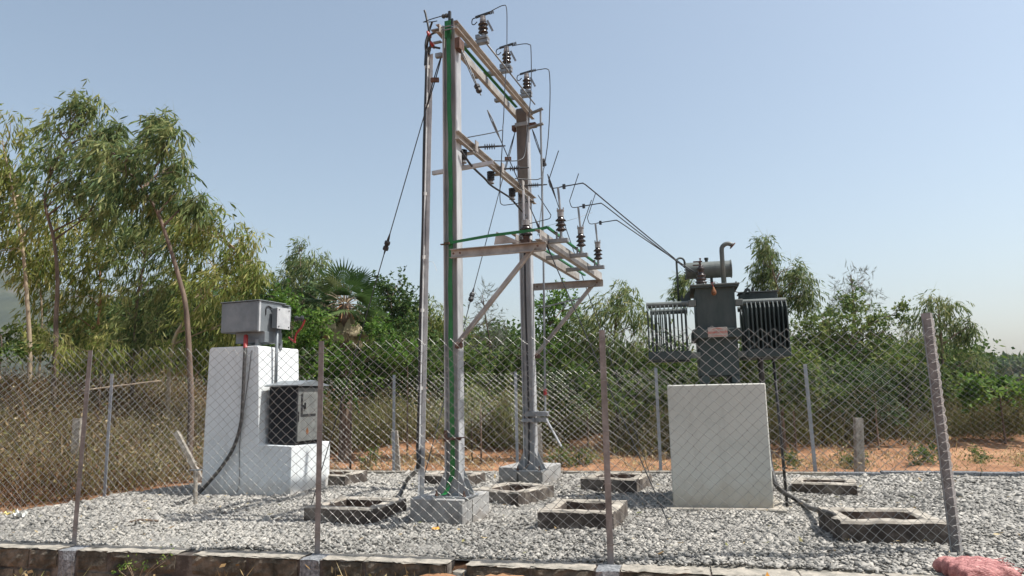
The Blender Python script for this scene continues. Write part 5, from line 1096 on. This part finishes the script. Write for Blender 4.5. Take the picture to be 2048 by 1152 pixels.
bush('dark green bush mass behind the light grey rear post at right', 16, [(1650, 750, 36, 34), (1690, 760, 40, 34), (1660, 790, 44, 26), (1730, 770, 36, 34)], 'bush_leaf', tone=.0)
bush('very dark shrub with bare stems behind the speckled stub post', 15.2, [(1745, 780, 26, 30), (1770, 810, 26, 26), (1740, 820, 24, 22)], 'dark_leaf', dens=.9)
bush('bush left of the leaning corner post top', 16.5, [(1800, 720, 38, 34), (1830, 740, 34, 34), (1790, 760, 40, 32), (1840, 780, 40, 30)], 'bush_leaf', tone=.05)
bush('bush right of the leaning corner post', 17, [(1900, 755, 40, 24), (1940, 760, 34, 20), (1880, 790, 40, 26)], 'bush_leaf', tone=.1)
bush('bright green creeper spreading over the brown thicket at the right edge', 15, [(1965, 775, 26, 14), (2000, 778, 30, 13), (2035, 785, 30, 12), (1935, 792, 20, 10), (2070, 790, 30, 14)], 'bright_leaf', dens=.9, lsize=.12, tone=.05)
bush('thin dusty bush at the far left edge below the pale trunk', 14, [(-5, 660, 26, 30), (10, 690, 30, 24)], 'bush_leaf', tone=.15, dens=.8)
bush('low green shrub among the trunks of the left bank', 14.5, [(120, 690, 34, 18), (165, 700, 34, 18), (230, 690, 36, 22), (300, 705, 36, 20)], 'euc_leaf_y', 'euc', .8, .13, 0.)
for i, (px, py, r_, lab) in enumerate(((1570, 935, 16, 'weed growing beside the black rod right of the plinth'), (1700, 930, 16, 'leafy weed just left of the speckled stub post'), (1110, 930, 22, 'green weed clump right of the far pole pad'), (1160, 925, 18, 'green weed behind the open pit near the rear fence'), (1955, 925, 14, 'sparse dry weed on the orange earth at the far right'), (1850, 920, 16, 'sparse weed on the orange earth left of the corner post'), (730, 925, 16, 'green weed on the orange earth behind the cable angle'))):
    bush(lab, 12.9 if px > 1300 else 13.6, [(px, py, r_, r_*.8), (px+r_*.7, py-r_, r_*.7, r_*.6)], 'bush_leaf', dens=.5, lsize=.05, tone=.0, name='weed', cat='weed', group='weeds on the orange earth', rz=.6)

x, y = LITTER; n_ = len(x); c_ = np.stack([x, y, .045+.03*rng.random(n_)], -1); d_ = unit(np.stack([rng.normal(size=n_), rng.normal(size=n_), rng.normal(0, .2, n_)], -1)); nr_ = unit(np.cross(d_, unit(np.stack([-d_[:, 1], d_[:, 0], rng.normal(0, .3, n_)], -1))))
L_ = rng.uniform(.03, .09, n_); V, l, st_, t = leaf_geo(c_, d_, L_, L_*rng.uniform(.12, .4, n_), nr_, rng.normal(0, .12, n_), rng.random(n_)); o = npmesh('leaf_litter', V, l, st_, 'straw', t); tag(o, 'scattered dry fallen leaves on the crushed stone', 'leaf litter', kind='stuff')
# scrub (nobody could count it)
def scrub(name, label, n, region, hmin, hmax, m, leafy, seed, tonef=None, spread=.22, nb=26):
    r_ = np.random.default_rng(seed); x, y = region(r_, n); n = len(x); z = terrain(x, y)
    h = r_.uniform(hmin, hmax, n)*(1+.35*vnoise(x, y, .9, seed)+.18*vnoise(x, y, 2.3, seed+1)); tone = r_.normal(.0, .12, n)+.2*vnoise(x, y, .7, seed+3)+.16*vnoise(x, y, 1.9, seed+6)+.0
    N = n*nb; bx = np.repeat(x, nb)+r_.normal(0, spread*.5, N); by = np.repeat(y, nb)+r_.normal(0, spread*.5, N); bz = np.repeat(z, nb); hh = np.repeat(h, nb)*r_.uniform(.35, 1.1, N)
    st = np.stack([bx, by, bz+hh*r_.uniform(0, .55, N)], -1); d = unit(np.stack([r_.normal(0, .55, N), r_.normal(0, .55, N), np.abs(r_.normal(.8, .35, N))], -1))
    tn = np.clip(.38+np.repeat(tone, nb)+r_.normal(0, .2, N), 0, 1)
    parts = [tri_geo(st, d, hh*r_.uniform(.3, .8, N), r_.uniform(.006, .016, N), unit(np.cross(d, unit(r_.normal(size=(N, 3))))), tn)]
    if leafy:
        K = int(N*leafy); i = r_.integers(0, N, K); t = r_.random(K); p = st[i]+d[i]*(hh[i]*.7*t)[:, None]+r_.normal(0, .07, (K, 3)); dd = unit(r_.normal(size=(K, 3))+np.array([0, 0, .2]))
        L_ = r_.uniform(.035, .085, K); parts.append(quadleaf(p, dd, L_, L_*r_.uniform(.35, .6, K), unit(np.cross(dd, unit(r_.normal(size=(K, 3))))), np.clip(.45+np.repeat(tone, nb)[i]+r_.normal(0, .22, K), 0, 1)))
    V, l, s, t = merge(parts); o = npmesh(name, V, l, s, m, t); return tag(o, label, 'undergrowth', kind='stuff')
def reg_left(r_, n):
    x = r_.uniform(-15, -4.2, n*3); y = r_.uniform(7.5, 19, n*3); k = (left_d(x, y) > .3) & (np.abs(x) < y*.8+1); k &= (back_d(x, y) > .2) | (left_d(x, y) > .3)
    return x[k][:n], y[k][:n]
def reg_mid(r_, n):
    x = r_.uniform(-7, 3.2, n*3); y = r_.uniform(12.5, 20, n*3); b = back_d(x, y); k = (b > 4.0+1.0*vnoise(x, y, 1.1, 2)+sst(0, 3, x)*.8); return x[k][:n], y[k][:n]
def reg_right(r_, n):
    x = r_.uniform(2.2, 17, n*3); y = r_.uniform(14, 21, n*3); k = (y > 15.3+.35*vnoise(x, y, 1.4, 6)) & (y < 20.5); return x[k][:n], y[k][:n]
def reg_strip(r_, n):
    x = r_.uniform(-4, 14, n*3); y = r_.uniform(11, 16, n*3); b = back_d(x, y); k = (b > .1) & (b < 3.6) & (vnoise(x, y, 1.7, 9)+r_.normal(0, .35, len(x)) > .35-.5*np.exp(-b/.35)); return x[k][:n], y[k][:n]
scrub('dry_scrub', 'tangled brown and olive dry scrub covering the bank at left', 3000, reg_left, .45, 1.05, 'red_scrub', .8, 11)
scrub('dry_scrub', 'tangled dry brush behind the middle of the rear fence', 1700, reg_mid, .5, 1.15, 'scrub', .8, 12)
scrub('dry_scrub', 'dry brown thicket beyond the orange strip at right', 2600, reg_right, .7, 1.35, 'scrub', .8, 13)
scrub('dry_weeds', 'thin dry weeds and straw on the orange earth along the rear fence', 620, reg_strip, .12, .45, 'straw', .35, 14, nb=18)
def reg_front(r_, n):
    t = r_.uniform(1.5, 12, n*3); off = r_.uniform(.22, .8, n*3); p = FA[None]+FD[None]*t[:, None]+np.array([FD[1], -FD[0]])[None]*off[:, None]; a = t
    k = r_.random(n*3) < np.where((a > fa(690)) & (a < fa(1180)), 1., .10); return p[k][:n, 0], p[k][:n, 1]
scrub('dry_grass', 'dry straw coloured grass at the foot of the block wall', 330, reg_front, .14, .32, 'straw', .2, 15, spread=.15, nb=22)
# orange soil heaped against the wall
mb = MB(); V = []; na, nb_ = 46, 12; a0_, a1_ = fa(700), fa(1290)
for i in range(na+1):
    for j in range(nb_+1):
        t = i/na; s = j/nb_; a = a0_+(a1_-a0_)*t; hgt = (math.sin(math.pi*t)**.5)*(1-s)**1.4; V.append(FF.P(a, -.205-.75*s, -.335+.285*hgt+.018*math.sin(a*9+s*5)*hgt+random.gauss(0, .007)))
mb.add(V, [(i*(nb_+1)+j, (i+1)*(nb_+1)+j, (i+1)*(nb_+1)+j+1, i*(nb_+1)+j+1) for i in range(na) for j in range(nb_)]); o = mb.build('soil_heap', 'earth', smooth=True); tag(o, 'orange soil heaped against the front of the block wall', 'soil', kind='structure')
# green weed sprigs in front of the wall
for px, lab in ((283, 'thin yellow green weed sprig against the left part of the block wall'),):
    c = FF.P(fa(px), -.26, -.33); e = empty('weed', c, lab, 'weed'); mb = MB(); pts_ = []
    for k in range(7):
        an = random.uniform(-1.2, 1.2); L_ = random.uniform(.18, .34); p = [c, c+np.array([math.sin(an)*L_*.4, 0, L_*.6]), c+np.array([math.sin(an)*L_, -.02, L_])]; mb.tube(smooth_path(p, 4), .0025, 4); pts_.append(p[-1])
    mb.build('stem', 'bark_pale', e, fix=False); c_ = np.repeat(np.array(pts_), 14, 0)+rng.normal(0, .03, (98, 3)); d_ = rdir(98); V, l, s, t = quadleaf(c_, d_, np.full(98, .03), np.full(98, .014), unit(np.cross(d_, rdir(98))), rng.random(98)); npmesh('foliage', V, l, s, 'bright_leaf', t, parent=e)
# dark woods behind everything in the middle distance
def woods(name, label, x0, x1, y0, y1, h0, h1, n, ls, m, seed, tone=0.):
    r_ = np.random.default_rng(seed); x = r_.uniform(x0, x1, n); y = r_.uniform(y0, y1, n); z = terrain(x, y); hh = (h0+(h1-h0)*(.5+.5*vnoise(x, y, 12/(x1-x0+8), seed)))*(1+.12*vnoise(x, y, 2, seed+1))
    p = np.stack([x, y, z+hh*r_.random(n)**.7], -1)+r_.normal(0, .15, (n, 3)); d = unit(r_.normal(size=(n, 3))); L_ = ls*r_.uniform(.5, 1.4, n)
    V, l, s, t = quadleaf(p, d, L_, L_*.55, unit(np.cross(d, unit(r_.normal(size=(n, 3))))), np.clip(.4+tone+.2*vnoise(x, y, 1, 4)+r_.normal(0, .2, n), 0, 1)); o = npmesh(name, V, l, s, m, t); return tag(o, label, 'woodland', kind='stuff')
woods('background_thicket', 'dark mixed foliage closing the gaps behind the trees', -11, 14.5, 21, 24.5, 1.9, 2.7, 90000, .16, 'bush_leaf', 21, -.1)
woods('background_thicket', 'taller dark foliage behind the eucalyptus trees at left', -12.6, -6, 19, 23, 2.0, 3.0, 26000, .2, 'dark_leaf', 22, .1)
woods('far_treeline', 'dark distant treeline at the right end of the horizon', 60, 200, 130, 150, 4.5, 7.5, 30000, 1.3, 'dark_leaf', 23, .1)
woods('far_treeline', 'dark distant treeline behind the middle of the yard', -60, 60, 120, 140, 3, 6, 20000, 1.4, 'dark_leaf', 24, .1)
# hill
V = []; nh, mh = 90, 30
for i in range(nh+1):
    for j in range(mh+1):
        a = i/nh; s = j/mh; x = -700+640*a; y = 330+260*s
        prof = 120*math.exp(-((x+430)/150)**2)+34*math.exp(-((x+250)/70)**2); h = prof*math.sin(math.pi*min(1, s*1.0))**.8+(3*math.sin(x*.05+y*.03)+1.8*math.sin(x*.13-y*.09)+random.gauss(0, .6))*math.sin(math.pi*s)
        V.append((x, y, -1+h))
mb = MB(); mb.add(V, [(i*(mh+1)+j, (i+1)*(mh+1)+j, (i+1)*(mh+1)+j+1, i*(mh+1)+j+1) for i in range(nh) for j in range(mh)]); o = mb.build('hill', 'hill_rock', smooth=True); o['kind'] = 'structure'
# haze
hb = MB(); hb.box((0, 330, 60), (2100, 1400, 124), WF); hz = hb.build('haze', 'galv'); hz.data.materials.clear()
hm = bpy.data.materials.new('haze'); hm.use_nodes = True; t = hm.node_tree; t.nodes.remove(t.nodes['Principled BSDF']); pv = t.nodes.new('ShaderNodeVolumePrincipled'); pv.inputs['Density'].default_value = .0003; pv.inputs['Color'].default_value = (.86, .92, 1, 1); pv.inputs['Anisotropy'].default_value = .3
t.links.new(pv.outputs[0], t.nodes['Material Output'].inputs['Volume']); hz.data.materials.append(hm); tag(hz, kind='stuff')
